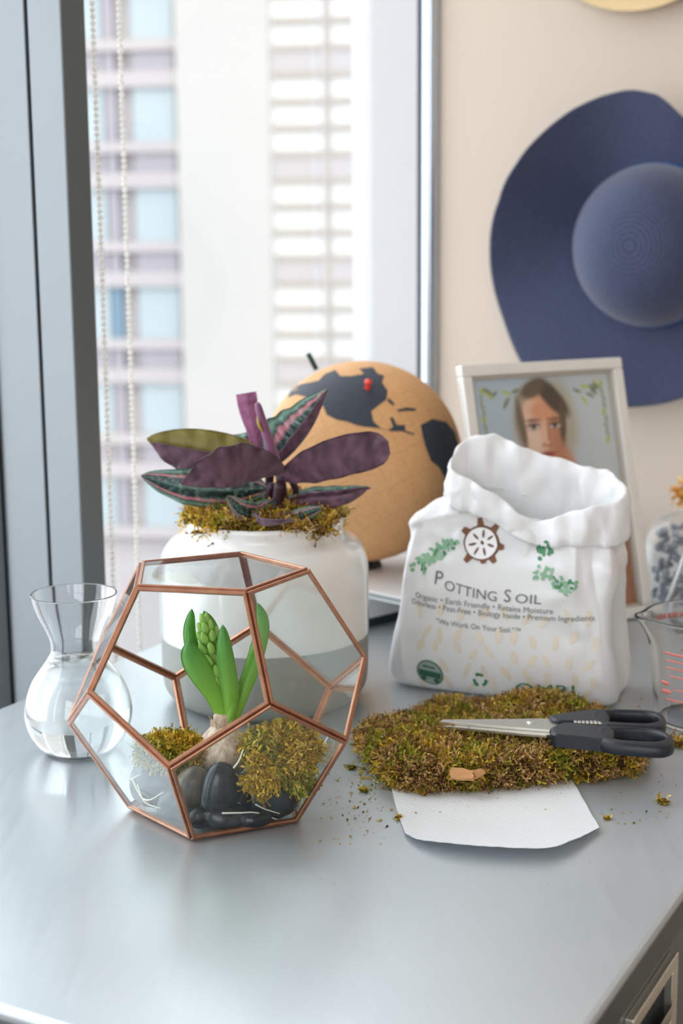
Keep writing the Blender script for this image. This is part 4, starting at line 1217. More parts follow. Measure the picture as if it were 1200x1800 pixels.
# ring: s-centre, half width, d-centre, half depth, squareness, z mean, z tilt (right minus left), z back minus front, corner weight
rings = [
 (-.005, .060, .042, .020, .5, .0015, 0, 0), (-.005, .104, .042, .038, .35, .0005, 0, 0), (-.006, .1105, .042, .0425, .28, .004, 0, 0),
 (-.007, .1125, .042, .045, .25, .014, 0, 0), (-.006, .1105, .042, .047, .25, .040, 0, 0), (-.005, .1070, .043, .048, .25, .070, 0, 0), (-.0045, .1030, .044, .047, .26, .100, 0, 0),
 (-.004, .1005, .045, .043, .28, .125, 0, 0), (-.006, .0970, .047, .037, .32, .143, -.004, 0), (-.007, .0945, .048, .033, .36, .153, -.008, .002),
 (.001, .0830, .048, .030, .5, .166, -.018, .005), (.010, .0765, .046, .028, .6, .171, -.026, .008), (.012, .0750, .045, .028, .65, .173, -.030, .010),
 # folded cuff: out, down to its hem, then up over the outside
 (.013, .0790, .045, .031, .7, .170, -.034, .012), (.014, .0840, .044, .034, .7, .167, -.036, .014), (.0145, .0865, .044, .036, .7, .1665, -.036, .016),
 (.015, .0870, .044, .0375, .7, .172, -.036, .020), (.015, .0865, .044, .038, .7, .182, -.034, .024), (.0145, .0850, .045, .037, .7, .192, -.032, .027), (.014, .0835, .045, .0355, .72, .199, -.031, .030),
 (.014, .0815, .045, .0335, .75, .202, -.031, .032), (.0135, .0790, .045, .0310, .78, .200, -.031, .030), (.013, .0760, .045, .0285, .8, .188, -.030, .022),
 (.010, .0760, .045, .0290, .8, .165, -.020, .010), (.004, .0840, .045, .033, .7, .130, 0, 0), (0, .085, .044, .034, .6, .100, 0, 0)]
rings = np.array(rings)
fine_ = [rings[0]]
for k in range(1, len(rings)):
    seg = 3 if 3 < k < 13 else (2 if k > 15 else 1)
    for q in range(1, seg + 1): fine_.append(rings[k - 1] + (rings[k] - rings[k - 1]) * q / seg)
def ring_no(j):
    i = 0; c_ = 0
    for k in range(1, len(rings)):
        seg = 3 if 3 < k < 13 else (2 if k > 15 else 1)
        if j <= c_ + seg: return k - 1 + (j - c_) / seg
        c_ += seg
    return len(rings) - 1
V = []
nr_ = len(fine_)
for rj, (cs_, hs, cdp, hd, sq, zm, ztl, zbf) in enumerate(fine_):
    ri = ring_no(rj)
    for k in range(NA):
        a = 2 * PI * k / NA
        ca, sa = math.cos(a), math.sin(a)
        x = math.copysign(abs(ca) ** sq, ca); y = math.copysign(abs(sa) ** sq, sa)
        # front belly bulges, side gussets tuck in
        s = cs_ + hs * x; d = cdp + hd * y
        mid = max(0.0, 1 - abs(zm - 0.06) / 0.09) if ri < 12 else 0
        d -= mid * 0.010 * (1 - x * x) * (1 if y < 0 else -0.5)
        if ri < 11: s -= math.copysign(1, x) * 0.012 * mid * (1 - abs(y)) * (abs(x) > 0.9)
        z = zm + ztl * x * 0.5 + zbf * y * 0.5
        if 12 < ri < 23:           # the cuff is crumpled: it dips at the front right and stands up at the back left
            dip = math.exp(-((s - 0.022) / 0.028) ** 2) * max(0, -y)
            z -= 0.016 * dip * (1.0 if ri > 15 else 0.3)
            pk = math.exp(-((s + 0.045) / 0.034) ** 2) * max(0, y)
            z += 0.012 * pk * (1 if ri > 16 else 0.2)
            z += 0.005 * math.exp(-((s - 0.085) / 0.02) ** 2) * (1 if ri > 16 else 0)
        # wrinkles
        p = np.array([s, d * 1.0, z])
        dv_, _ = noise.voronoi(Vector((s * 17 + 5.3, d * 17, z * 15)))
        dv2, _ = noise.voronoi(Vector((s * 36, d * 36 + 2.2, z * 30)))
        amp = 0.0 if ri < 2 else (0.003 if ri < 4 else (0.008 if ri < 7 else (0.013 if ri < 13 else 0.011)))
        w_ = amp * (0.45 - dv_[0]) + amp * 0.4 * (0.45 - dv2[0])
        if 9 <= ri <= 23: w_ += 0.0022 * math.sin(s * 190 + 2.5 * noise.noise(Vector((s * 20, z * 30, 1)))) * (1 if abs(y) > .5 else .4)
        s += w_ * x * 0.8; d += w_ * y * (1.0)
        V.append(bagp(s, d, max(z, 0.0004)))
F = [(i * NA + j, i * NA + (j + 1) % NA, (i + 1) * NA + (j + 1) % NA, (i + 1) * NA + j) for i in range(nr_ - 1) for j in range(NA)]
F.append(tuple(range(NA - 1, -1, -1)))
F.append(tuple((nr_ - 1) * NA + j for j in range(NA)))
# smooth between the rings with two subdivision passes
bm = bmesh.new()
bv = [bm.verts.new(tuple(p)) for p in V]
for f in F: bm.faces.new([bv[i] for i in f])
me_ = bpy.data.meshes.new('tmp'); bm.to_mesh(me_); bm.free()
to = bpy.data.objects.new('tmp', me_); COL.objects.link(to)
md = to.modifiers.new('s', 'SUBSURF'); md.levels = 1; md.render_levels = 1
dg = bpy.context.evaluated_depsgraph_get(); ev = to.evaluated_get(dg).to_mesh()
V = np.array([tuple(v.co) for v in ev.vertices]); F = [tuple(p.vertices) for p in ev.polygons]
bpy.data.objects.remove(to); bpy.data.meshes.remove(me_)
# fine creases of crumpled plastic
bm = bmesh.new(); bv = [bm.verts.new(tuple(p)) for p in V]
for f in F: bm.faces.new([bv[i] for i in f])
bm.normal_update()
for v in bm.verts:
    lo = v.co - Vector(tuple(bo_)); s = lo.dot(Vector(tuple(bw_)))
    c_ = noise.multi_fractal(Vector((v.co.x * 70, v.co.y * 70, v.co.z * 46)), 1.0, 2.0, 3) if v.co.z > 0.006 else 0
    r_ = 1 - abs(noise.noise(Vector((s * 46 + v.co.z * 30, v.co.z * 40 - s * 22, 3.3)))) * 3
    hgt = max(0, min(1, (v.co.z - 0.075) / 0.06))
    dq, _ = noise.voronoi(Vector((v.co.x * 75, v.co.y * 75, v.co.z * 60)))
    k_ = 0.00012 * (c_ - 0.5) + 0.0010 * max(0, r_) * hgt + (0.0016 * hgt + 0.0006) * (0.4 - dq[0])
    if v.co.z > 0.004: v.co += v.normal * k_
# long creases pressed into the front by handling: (s0, z0, s1, z1, height, width)
creases = [(-.046, .182, -.047, .132, .0048, .008), (-.104, .152, -.046, .170, .0035, .009), (.060, .158, .066, .108, .0045, .010), (.066, .108, .040, .098, .003, .008),
           (-.030, .122, -.026, .074, .0036, .008), (.022, .166, .010, .102, -.0050, .012), (.010, .102, .026, .084, .003, .008), (.086, .150, .099, .104, .0045, .007),
           (.076, .140, .088, .092, -.0035, .008), (-.090, .150, -.097, .098, .003, .008), (-.075, .148, -.060, .110, -.0030, .012), (-.010, .150, -.034, .108, -.003, .012),
           (.070, .080, .092, .040, .0028, .008), (.050, .070, .088, .062, -.002, .008), (.080, .050, .096, .018, .002, .006), (-.100, .060, -.096, .020, .003, .007), (.034, .130, .048, .150, .003, .007)]
for v in bm.verts:
    lo = np.array(v.co) - bo_; s = lo @ bw_; d = lo @ bd_; z = lo[2]
    if d > 0.045 or z < 0.004: continue
    for (s0_, z0_, s1_, z1_, hgt_, wid_) in creases:
        ex_, ez_ = s1_ - s0_, z1_ - z0_; L2_ = ex_ * ex_ + ez_ * ez_
        t_ = min(1, max(0, ((s - s0_) * ex_ + (z - z0_) * ez_) / L2_))
        ds_ = math.hypot(s - s0_ - ex_ * t_, z - z0_ - ez_ * t_)
        if ds_ < wid_ * 3: v.co += v.normal * (hgt_ * math.exp(-ds_ / wid_ * 1.3) * (1 - 0.5 * abs(2 * t_ - 1) ** 3))
bm.verts.index_update()
V = np.array([tuple(v.co) for v in bm.verts])
bag_bvh = BVHTree.FromBMesh(bm); bm.free()
bag = empty('soil_bag', bo_ + bd_ * 0.042, 'crumpled white potting soil bag with a folded down top', 'bag')
mk('bag_body', V, F, M['bag'], bag)
def on_bag(s, z, off=0.0006):
    o_ = bagp(s, -0.2, z)
    h = bag_bvh.ray_cast(Vector(tuple(o_)), Vector(tuple(bd_)))
    if h[0] is None: return None
    return np.array(h[0]) - bd_ * off
def decal_mesh(polys, step, off=0.0006):
    mb = MB()
    for poly in polys:
        P2, F2 = patch2d(poly, step)
        Q = [on_bag(s, z, off) for s, z in P2]
        if any(q is None for q in Q): continue
        mb.add(Q, F2)
    return mb.arrays()
def ink(name, c): return simple(name, c, 0.5, noise_amt=0.05)
M['ink_brown'] = ink('brown_ink', (96, 58, 34)); M['ink_grey'] = ink('grey_ink', (104, 106, 106)); M['ink_green'] = ink('green_ink', (60, 128, 84))
M['ink_pale'] = ink('pale_green_ink', (132, 176, 142)); M['ink_tan'] = ink('tan_ink', (226, 216, 200)); M['ink_dark'] = ink('dark_green_ink', (40, 92, 72)); M['ink_white'] = ink('white_ink', (236, 236, 238))
def text_mesh(txt, size, s0, z0, slope=0.0, bend=0.0, spacing=1.0, align='LEFT', maxw=None, squash=1.0):
    cu = bpy.data.curves.new('t', 'FONT'); cu.body = txt; cu.size = size; cu.space_character = spacing; cu.align_x = align; cu.resolution_u = 3
    ob = bpy.data.objects.new('t', cu); COL.objects.link(ob)
    dg = bpy.context.evaluated_depsgraph_get(); me = ob.evaluated_get(dg).to_mesh()
    P = np.array([tuple(v.co) for v in me.vertices]); Fq = [tuple(p.vertices) for p in me.polygons]
    bpy.data.objects.remove(ob); bpy.data.curves.remove(cu)
    if maxw is not None:
        P[:, 0] *= maxw / (P[:, 0].max() - P[:, 0].min())
    out = []
    for p in P:
        x = p[0]; q = on_bag(s0 + x, z0 + p[1] * squash + slope * x + bend * x * x, 0.0009)
        if q is None: q = bagp(s0 + x, 0, z0)
        out.append(q)
    return np.array(out), Fq
def print_text(*a, mat='ink_grey', **k):
    V, F = text_mesh(*a, **k); return mk('printed_text', V, F, M[mat], bag, smooth=False)
print_text('P', 0.0170, -0.0665, 0.1050, slope=-0.10)
print_text('OTTING', 0.0125, -0.0560, 0.1010, slope=-0.20, bend=1.2, maxw=0.0500)
print_text('S', 0.0160, 0.0010, 0.0945, slope=0.0)
print_text('OIL', 0.0115, 0.0115, 0.0945, slope=0.03, maxw=0.0240)
print_text('Organic \u2022 Earth Friendly \u2022 Retains Moisture', 0.0076, -0.0850, 0.0905, slope=-0.085, bend=0.45, maxw=0.132)
print_text('Odorless \u2022 Peat-Free \u2022 Biology Inside \u2022 Premium Ingredients', 0.0074, -0.0890, 0.0840, slope=-0.085, bend=0.45, maxw=0.172)
print_text('"We Work On Your Soil."\u2122', 0.0070, -0.0620, 0.0690, slope=-0.06, bend=0.40, maxw=0.080)
print_text('OMRI', 0.0165, 0.0125, 0.0085, mat='ink_green', maxw=0.054, slope=0.05)
def disc(cx, cz, rx, rz, n=28, rot=0.0):
    return [(cx + rx * math.cos(a) * math.cos(rot) - rz * math.sin(a) * math.sin(rot), cz + rx * math.cos(a) * math.sin(rot) + rz * math.sin(a) * math.cos(rot)) for a in np.linspace(0, 2 * PI, n, endpoint=False)]
# round emblem: brown rim with teeth, white disc, seed shaped spokes
LC = (-0.0250, 0.1435); lr = (0.0172, 0.0152)
V, F = decal_mesh([disc(*LC, *lr, rot=-0.3)], 0.003, 0.0007); mk('emblem_rim', V, F, M['ink_brown'], bag)
V, F = decal_mesh([disc(LC[0] - 0.0005, LC[1] - 0.0002, lr[0] - 0.0020, lr[1] - 0.0018, rot=-0.3)], 0.003, 0.0011); mk('emblem_disc', V, F, M['ink_white'], bag)
teeth = []
for a, h in ((1.75, .0075), (2.55, .006), (0.95, .0055), (-0.15, .0045), (-0.85, .006), (-1.35, .003), (-2.2, .006)):
    a0 = a + 0.0; cx = LC[0] + lr[0] * 0.97 * math.cos(a0); cz = LC[1] + lr[1] * 0.97 * math.sin(a0)
    o_ = np.array([math.cos(a0), math.sin(a0)]); t_ = np.array([-o_[1], o_[0]])
    p = np.array([cx, cz]); teeth.append([tuple(p - t_ * .0036 - o_ * .001), tuple(p + t_ * .0036 - o_ * .001), tuple(p + t_ * .0022 + o_ * h), tuple(p - t_ * .0022 + o_ * h)][::-1])
V, F = decal_mesh(teeth, 0.003, 0.0007); mk('emblem_teeth', V, F, ink('rust_ink', (120, 70, 38)), bag)
sp_ = []
for k in range(7):
    a = k * 2 * PI / 7 + 1.55
    c = (LC[0] + 0.0088 * math.cos(a), LC[1] + 0.0078 * math.sin(a)); sp_.append(disc(*c, 0.0038, 0.0011, 10, a))
sp_.append(disc(LC[0], LC[1], 0.0022, 0.0012, 10, -0.7))
V, F = decal_mesh(sp_, 0.002, 0.0014); mk('emblem_spokes', V, F, M['ink_brown'], bag)
# vine clusters left and right of the emblem
rr = random.Random(9)
def vine(cpts, rad, cnt, mat):
    polys = []
    for (cx, cz) in cpts:
        for k in range(cnt):
            a = rr.random() * 6.28; r0 = rad * math.sqrt(rr.random())
            polys.append(disc(cx + r0 * math.cos(a), cz + r0 * math.sin(a), rad * rr.uniform(.22, .42), rad * rr.uniform(.14, .26), 9, rr.random() * 3))
    V, F = decal_mesh(polys, 0.0025, 0.0008); return mk('vine_print', V, F, M[mat], bag)
vine([(-0.083, 0.1190), (-0.074, 0.1270), (-0.064, 0.1350), (-0.056, 0.1430)], 0.0085, 11, 'ink_pale')
vine([(-0.080, 0.1180), (-0.066, 0.1330), (-0.055, 0.1410)], 0.0065, 6, 'ink_green')
vine([(0.0340, 0.1440), (0.0365, 0.1400)], 0.0075, 9, 'ink_green')
vine([(0.0330, 0.1230), (0.0420, 0.1200), (0.0520, 0.1150), (0.0600, 0.1130)], 0.0075, 9, 'ink_pale')
vine([(0.0480, 0.1150), (0.0580, 0.1140)], 0.0070, 7, 'ink_green')
# tan leaf pattern over the lower half
polys = []
for row, (zz, n_l) in enumerate(((0.082, 9), (0.062, 10), (0.045, 10), (0.028, 9), (0.012, 8))):
    for k in range(n_l):
        s = -0.088 + 0.178 * (k + 0.5 + 0.25 * (row % 2)) / n_l
        if abs(s) > 0.094: continue
        polys.append(disc(s + rr.uniform(-.003, .003), zz + rr.uniform(-.004, .004), rr.uniform(.0062, .0085), rr.uniform(.0024, .0036), 10, rr.uniform(0.9, 2.2)))
V, F = decal_mesh(polys, 0.004, 0.0004); mk('leaf_print', V, F, M['ink_tan'], bag)
# round green seal and recycling mark at the foot
V, F = decal_mesh([disc(-0.0690, 0.0200, 0.0138, 0.0118, rot=-0.5)], 0.004, 0.0007); mk('seal_rim', V, F, M['ink_dark'], bag)
V, F = decal_mesh([disc(-0.0690, 0.0200, 0.0126, 0.0106, rot=-0.5)], 0.004, 0.0010); mk('seal_field', V, F, ink('grey_green_ink', (150, 168, 160)), bag)
V, F = decal_mesh([[(-0.080, 0.0165), (-0.058, 0.0145), (-0.0580, 0.0205), (-0.0805, 0.0230)], disc(-0.0755, 0.0140, 0.003, 0.0022, 10), disc(-0.0628, 0.0125, 0.003, 0.0022, 10), [(-0.076, 0.0255), (-0.064, 0.0240), (-0.064, 0.0258), (-0.076, 0.0275)]], 0.003, 0.0013); mk('seal_emblem', V, F, M['ink_dark'], bag)
arrows = []
RC = (-0.0200, 0.0185)
for k in range(3):
    a = PI / 2 + k * 2 * PI / 3
    def rp_(r, da): return (RC[0] + r * math.cos(a + da), RC[1] + r * math.sin(a + da))
    arrows.append([rp_(0.0070, -0.62), rp_(0.0072, 0.0), rp_(0.0074, 0.38), rp_(0.0088, 0.38), rp_(0.0058, 0.85), rp_(0.0036, 0.38), rp_(0.0046, 0.30), rp_(0.0042, -0.62)][::1])
V, F = decal_mesh(arrows, 0.002, 0.0010); mk('recycling_mark', V, F, M['ink_green'], bag)

# ------------------------------------------------------------------ paper towel, moss slab, scissors
def towel_mat():
    m, nt, b = new_mat('white_paper_towel')
    b.inputs['Base Color'].default_value = lin4((240, 242, 244)); b.inputs['Roughness'].default_value = 0.9
    tc = add(nt, 'ShaderNodeTexCoord')
    wv = add(nt, 'ShaderNodeTexWave', Scale=110.0, Distortion=1.5, Detail=1.0, wave_type='BANDS', bands_direction='DIAGONAL')
    nt.links.new(tc.outputs['Object'], wv.inputs['Vector'])
    bp = add(nt, 'ShaderNodeBump', Strength=0.25, Distance=0.0006)
    nt.links.new(wv.outputs['Fac'], bp.inputs['Height']); nt.links.new(bp.outputs['Normal'], b.inputs['Normal'])
    tr = add(nt, 'ShaderNodeBsdfTranslucent'); tr.inputs[0].default_value = lin4((240, 242, 244))
    ms = add(nt, 'ShaderNodeMixShader'); ms.inputs[0].default_value = 0.2
    nt.links.new(b.outputs[0], ms.inputs[1]); nt.links.new(tr.outputs[0], ms.inputs[2]); nt.links.new(ms.outputs[0], nt.nodes['Material Output'].inputs['Surface'])
    return m
M['towel'] = towel_mat()
lft = catmull([tab(668, 1340), tab(684, 1375), tab(697, 1425), tab(712, 1466, .002)], 26)
rgt = catmull([tab(985, 1330), tab(1002, 1368), tab(1027, 1412), tab(1053, 1456, .003)], 26)
frt = catmull([tab(712, 1466, .002), tab(735, 1477, .004), tab(790, 1484, .007), tab(870, 1490, .008), tab(960, 1492, .008), tab(1010, 1477, .006), tab(1053, 1456, .003)], 40)
rows = []
for i in range(26):
    t = i / 25
    row = []
    for j in range(40):
        q = j / 39
        p = lft[i] * (1 - q) + rgt[i] * q
        e = frt[j] - (lft[-1] * (1 - q) + rgt[-1] * q)
        p = p + e * t ** 2.2
        p[2] = max(0.0006, p[2]) + 0.0004 * (1 + vnoise((p[0], p[1], 0), 60)) + 0.0004 * random.random() * (j in (0, 39) or i == 25)
        row.append(p)
    rows.append(row)
G = np.array(rows).reshape(-1, 3)
V = np.vstack([G + ZV * 0.00025, G]); F = []
for i in range(25):
    for j in range(39):
        a = i * 40 + j
        F.append((a, a + 40, a + 41, a + 1)); F.append((1040 + a, 1040 + a + 1, 1040 + a + 41, 1040 + a + 40))
tw_o = mk('paper_towel', V, F, M['towel']); tag(tw_o, 'torn white paper towel sheet under the moss slab', 'paper towel')

slab_px = [(632, 1288), (640, 1272), (676, 1262), (735, 1248), (762, 1238), (830, 1232), (890, 1228), (960, 1226), (1030, 1236), (1075, 1256), (1124, 1290), (1130, 1318), (1112, 1344), (1052, 1352), (1000, 1356), (930, 1364), (860, 1372), (800, 1374), (740, 1376), (700, 1372), (676, 1354), (655, 1330)]
out2 = np.array([tab(x, y, .010)[:2] for x, y in slab_px])
sc_ = out2.mean(0)
ang = np.arctan2(out2[:, 1] - sc_[1], out2[:, 0] - sc_[0]); rad = np.hypot(*(out2 - sc_).T)
od = np.argsort(ang); ang, rad = ang[od], rad[od]
def slab_r(a): return np.interp(a, np.r_[ang - 2 * PI, ang, ang + 2 * PI], np.r_[rad, rad, rad])
NAa, NR = 220, 60
V = []; F = []
def slab_h(x, y):
    h = 0.0215 + 0.0055 * vnoise((x, y, 0), 30, 2) + 0.0035 * vnoise((x, y, 0), 75, 5) + 0.0028 * vnoise((x, y, 0), 160, 8) + 0.0016 * vnoise((x, y, 0), 330, 4)
    h *= 1.08 - 0.62 * min(1, max(0, (y - 0.085) / 0.085))
    h += 0.0140 * math.exp(-((x - 0.266) / 0.032) ** 2 - ((y - 0.190) / 0.028) ** 2)      # hump against the bag
    h += 0.004 * math.exp(-((x - 0.185) / 0.02) ** 2 - ((y - 0.200) / 0.03) ** 2)
    h -= 0.003 * math.exp(-((x - 0.31) / 0.04) ** 2 - ((y - 0.07) / 0.05) ** 2)
    return h
for r in range(NR):
    t = r / (NR - 1)
    for k in range(NAa):
        a = 2 * PI * k / NAa - PI
        R_ = slab_r(a) * (1 + 0.05 * vnoise((math.cos(a) * 3, math.sin(a) * 3, 0), 1.7, 3))
        tt_ = min(1.0, t * 1.12)
        x = sc_[0] + math.cos(a) * R_ * tt_; y = sc_[1] + math.sin(a) * R_ * tt_
        h = slab_h(x, y)
        if tt_ > 0.88: h *= math.sqrt(max(0, 1 - ((tt_ - 0.88) / 0.12) ** 2)) * 0.6 + 0.4
        if t * 1.12 > 1: h = h * max(0.0, 1 - (t * 1.12 - 1) / 0.12) ; x = sc_[0] + math.cos(a) * R_ * (1 - 0.5 * (t * 1.12 - 1)); y = sc_[1] + math.sin(a) * R_ * (1 - 0.5 * (t * 1.12 - 1))
        V.append((x, y, max(0.0018, h)))
for r in range(NR - 1):
    for k in range(NAa):
        k2 = (k + 1) % NAa
        F.append((r * NAa + k, (r + 1) * NAa + k, (r + 1) * NAa + k2, r * NAa + k2))
V = np.array(V)
slab = moss_clump('moss_slab', (V, F), 52000, 0.0085, 0.00028, [PAL_GREEN, PAL_GOLD, PAL_BROWN, PAL_BROWN, PAL_GREEN], 31,
                  'thick slab of brown and green sheet moss under the scissors', 'moss', lin((70, 52, 24)), pscale=38, up=0.15, droop=0.25)
slab_bvh = BVHTree.FromPolygons([Vector(tuple(p)) for p in V], F)
def slab_z(x, y):
    h = slab_bvh.ray_cast(Vector((x, y, 0.2)), Vector((0, 0, -1)))
    return h[0].z if h[0] is not None else 0.0
# loose twigs and straw bits lying in the slab
M['straw_bit'] = simple('pale_straw', (196, 160, 112), 0.7, noise_amt=0.2)
M['bark'] = simple('tan_wood_chip', (190, 140, 92), 0.75, noise_amt=0.3, nscale=120, bump=0.5, bscale=200)
rg = random.Random(5)
mb = MB()
for k in range(170):
    a = rg.uniform(-PI, PI); t = math.sqrt(rg.random()) * 0.9; R_ = slab_r(a) * t
    x, y = sc_[0] + math.cos(a) * R_, sc_[1] + math.sin(a) * R_
    z = slab_z(x, y) + rg.uniform(0.001, 0.005)
    d = rg.uniform(0, 2 * PI); l = rg.uniform(.003, .010)
    tv, tf = tube(catmull([(x, y, z), (x + math.cos(d) * l * .5, y + math.sin(d) * l * .5, z + rg.uniform(-.001, .003)), (x + math.cos(d + .4) * l, y + math.sin(d + .4) * l, z + rg.uniform(-.002, .002))], 5), rg.uniform(.0002, .0005), 4)
    mb.add(tv, tf)
V_, F_ = mb.arrays(); st = mk('straw_bits', V_, F_, M['straw_bit'], slab); st['kind'] = 'stuff'
def chip(c, h, rz, tilt, label, seed):
    R = np.array(Matrix.Rotation(rz, 3, 'Z') @ Matrix.Rotation(tilt, 3, 'X'))
    bm = bmesh.new(); bmesh.ops.create_cube(bm, size=2); bmesh.ops.subdivide_edges(bm, edges=bm.edges[:], cuts=3, use_grid_fill=True)
    bm.verts.index_update()
    V = np.array([tuple(v.co) for v in bm.verts]); F = [[v.index for v in f.verts] for f in bm.faces]; bm.free()
    V = np.array([p * np.array(h) * (1 + 0.25 * vnoise(p, 1.3, seed)) * np.array([1, 1 - 0.35 * p[0] * (p[0] > 0), 1]) for p in V]) @ R.T + np.array(c)
    o = mk('wood_chip', V, F, M['bark'], smooth=False); tag(o, label, 'wood chip', 'bark chips on the moss slab')
cc = tab(812, 1362, 0.0185); chip(cc, (0.0085, 0.0042, 0.0022), -0.3, 0.8, 'larger flat tan bark chip at the front edge of the moss slab', 1)
cc = tab(840, 1360, 0.0185); chip(cc, (0.0045, 0.0030, 0.0022), 0.5, 0.7, 'smaller tan bark chip beside the larger one on the moss slab', 2)

# scissors: plane slightly above the slab
M['blade'] = simple('brushed_steel_blade', (196, 194, 186), 0.3, metal=0.95, noise_amt=0.06)
M['grip'] = simple('dark_navy_plastic', (20, 27, 36), 0.42, noise_amt=0.05, bump=0.1, bscale=500)
M['screw'] = simple('polished_screw', (226, 226, 224), 0.15, metal=1.0)
SZ = 0.0365
def spx(X, Y, z=SZ):            # coordinates read off a 2.667x enlargement of the scissors
    return tab(750 + X * 0.375, 1200 + Y * 0.375, z)
scis = empty('scissors', spx(560, 200, SZ - 0.008), 'steel scissors with dark navy plastic handles lying on the moss slab', 'scissors')
def plate(name, poly, z0, z1, mat, parent, bev=0.0006):
    P = np.array([p[:2] for p in poly])
    area = 0.5 * np.sum(P[:, 0] * np.roll(P[:, 1], -1) - np.roll(P[:, 0], -1) * P[:, 1])
    if area < 0: P = P[::-1]
    n = len(P); c = P.mean(0)
    Q = c + (P - c) * (1 - bev * 2 / max(1e-4, np.abs(P - c).max()))
    V = [(x, y, z0) for x, y in P] + [(x, y, z1 - bev) for x, y in P] + [(x, y, z1) for x, y in Q]
    F = [tuple(range(n - 1, -1, -1)), tuple(range(2 * n, 3 * n))]
    for k in range(n):
        k2 = (k + 1) % n
        F.append((k, k2, n + k2, n + k)); F.append((n + k, n + k2, 2 * n + k2, 2 * n + k))
    return mk(name, V, F, mat, parent, smooth=False)
plate('blade', [spx(60, 176), spx(75, 168), spx(330, 166), spx(575, 163), spx(620, 175), spx(620, 205), spx(575, 218), spx(420, 206), spx(250, 192)], SZ - 0.0026, SZ - 0.0008, M['blade'], scis, 0.0002)
plate('blade', [spx(75, 186), spx(330, 178), spx(600, 180), spx(610, 225), spx(560, 230), spx(430, 220), spx(250, 203)], SZ - 0.0050, SZ - 0.0028, M['blade'], scis, 0.0002)
sc0 = spx(488, 186, SZ - 0.0008)
V, F = lathe([(0.0002, 0.0012), (0.0026, 0.0010), (0.0036, 0.0004), (0.0038, -0.0010), (0.0002, -0.0012)], 24, sc0); mk('screw', V, F, M['screw'], scis)
def grip(outer, hole, shank, z0, z1):
    """closed finger loop plus the shank that grips the blade, rounded edges"""
    H_ = np.array([p[:2] for p in hole]); O2 = np.array([p[:2] for p in outer])
    c = H_.mean(0); N = 72
    def polar(P):
        # closed smooth curve through the outline points, then radius by angle
        C = catmull(np.vstack([P, P[:1]]), 240)[:, :2]
        a = np.arctan2(C[:, 1] - c[1], C[:, 0] - c[0]); r = np.hypot(C[:, 0] - c[0], C[:, 1] - c[1]); o = np.argsort(a)
        return lambda q: np.interp(q, np.r_[a[o] - 2 * PI, a[o], a[o] + 2 * PI], np.r_[r[o], r[o], r[o]])
    ro, ri = polar(O2), polar(H_)
    V = []; F = []; K = 12
    zm, zh = (z0 + z1) / 2, (z1 - z0) / 2
    for k in range(N):
        a = 2 * PI * k / N - PI
        r0, r1 = ri(a), ro(a)
        for q in range(K):
            th = 2 * PI * q / K
            cx = math.copysign(abs(math.cos(th)) ** 0.6, math.cos(th)); sx_ = math.copysign(abs(math.sin(th)) ** 0.6, math.sin(th))
            rr_ = (r0 + r1) / 2 + (r1 - r0) / 2 * cx
            V.append((c[0] + rr_ * math.cos(a), c[1] + rr_ * math.sin(a), zm + zh * sx_))
    for k in range(N):
        for q in range(K):
            F.append((k * K + q, ((k + 1) % N) * K + q, ((k + 1) % N) * K + (q + 1) % K, k * K + (q + 1) % K))
    o = mk('handle', V, F, M['grip'], scis)
    shank = [tuple(p) for p in catmull(np.vstack([np.array(shank), np.array(shank)[:1]]), 49)[:-1]]
    sh = plate('handle_shank', shank, z0 + 0.0004, z1 - 0.0002, M['grip'], o, 0.0014)
    return o
zt = SZ + 0.0025
def S3(L): return [spx(x, y, zt) for x, y in L]
grip(S3([(760, 132), (820, 120), (950, 121), (1060, 128), (1112, 150), (1122, 185), (1095, 205), (1000, 203), (880, 198), (800, 186), (760, 160)]),
     S3([(812, 142), (880, 132), (1010, 136), (1070, 150), (1088, 172), (1040, 184), (940, 182), (860, 176), (820, 164)]),
     S3([(570, 150), (640, 138), (740, 126), (840, 122), (850, 175), (780, 178), (640, 176), (590, 168)]), SZ - 0.0085, zt)
grip(S3([(780, 202), (850, 200), (980, 206), (1090, 216), (1148, 245), (1160, 278), (1110, 296), (980, 290), (860, 276), (790, 250)]),
     S3([(846, 228), (900, 214), (1010, 216), (1085, 232), (1118, 252), (1080, 268), (980, 266), (900, 260), (855, 246)]),
     S3([(580, 205), (640, 182), (760, 190), (870, 204), (860, 262), (760, 256), (640, 244), (588, 236)]), SZ - 0.0085, zt)
mbt = MB()
for k in range(7):
    p = spx(694 + k * 19, 189 + k * 1.0, SZ)
    V, F = box(p, (1, 0, 0), (0, 1, 0), ZV, 0.0014, 0.0045, 0.0022, 0.0006); mbt.add(V, F)
V, F = mbt.arrays(); mk('gripping_teeth', V, F, M['screw'], scis, smooth=False)

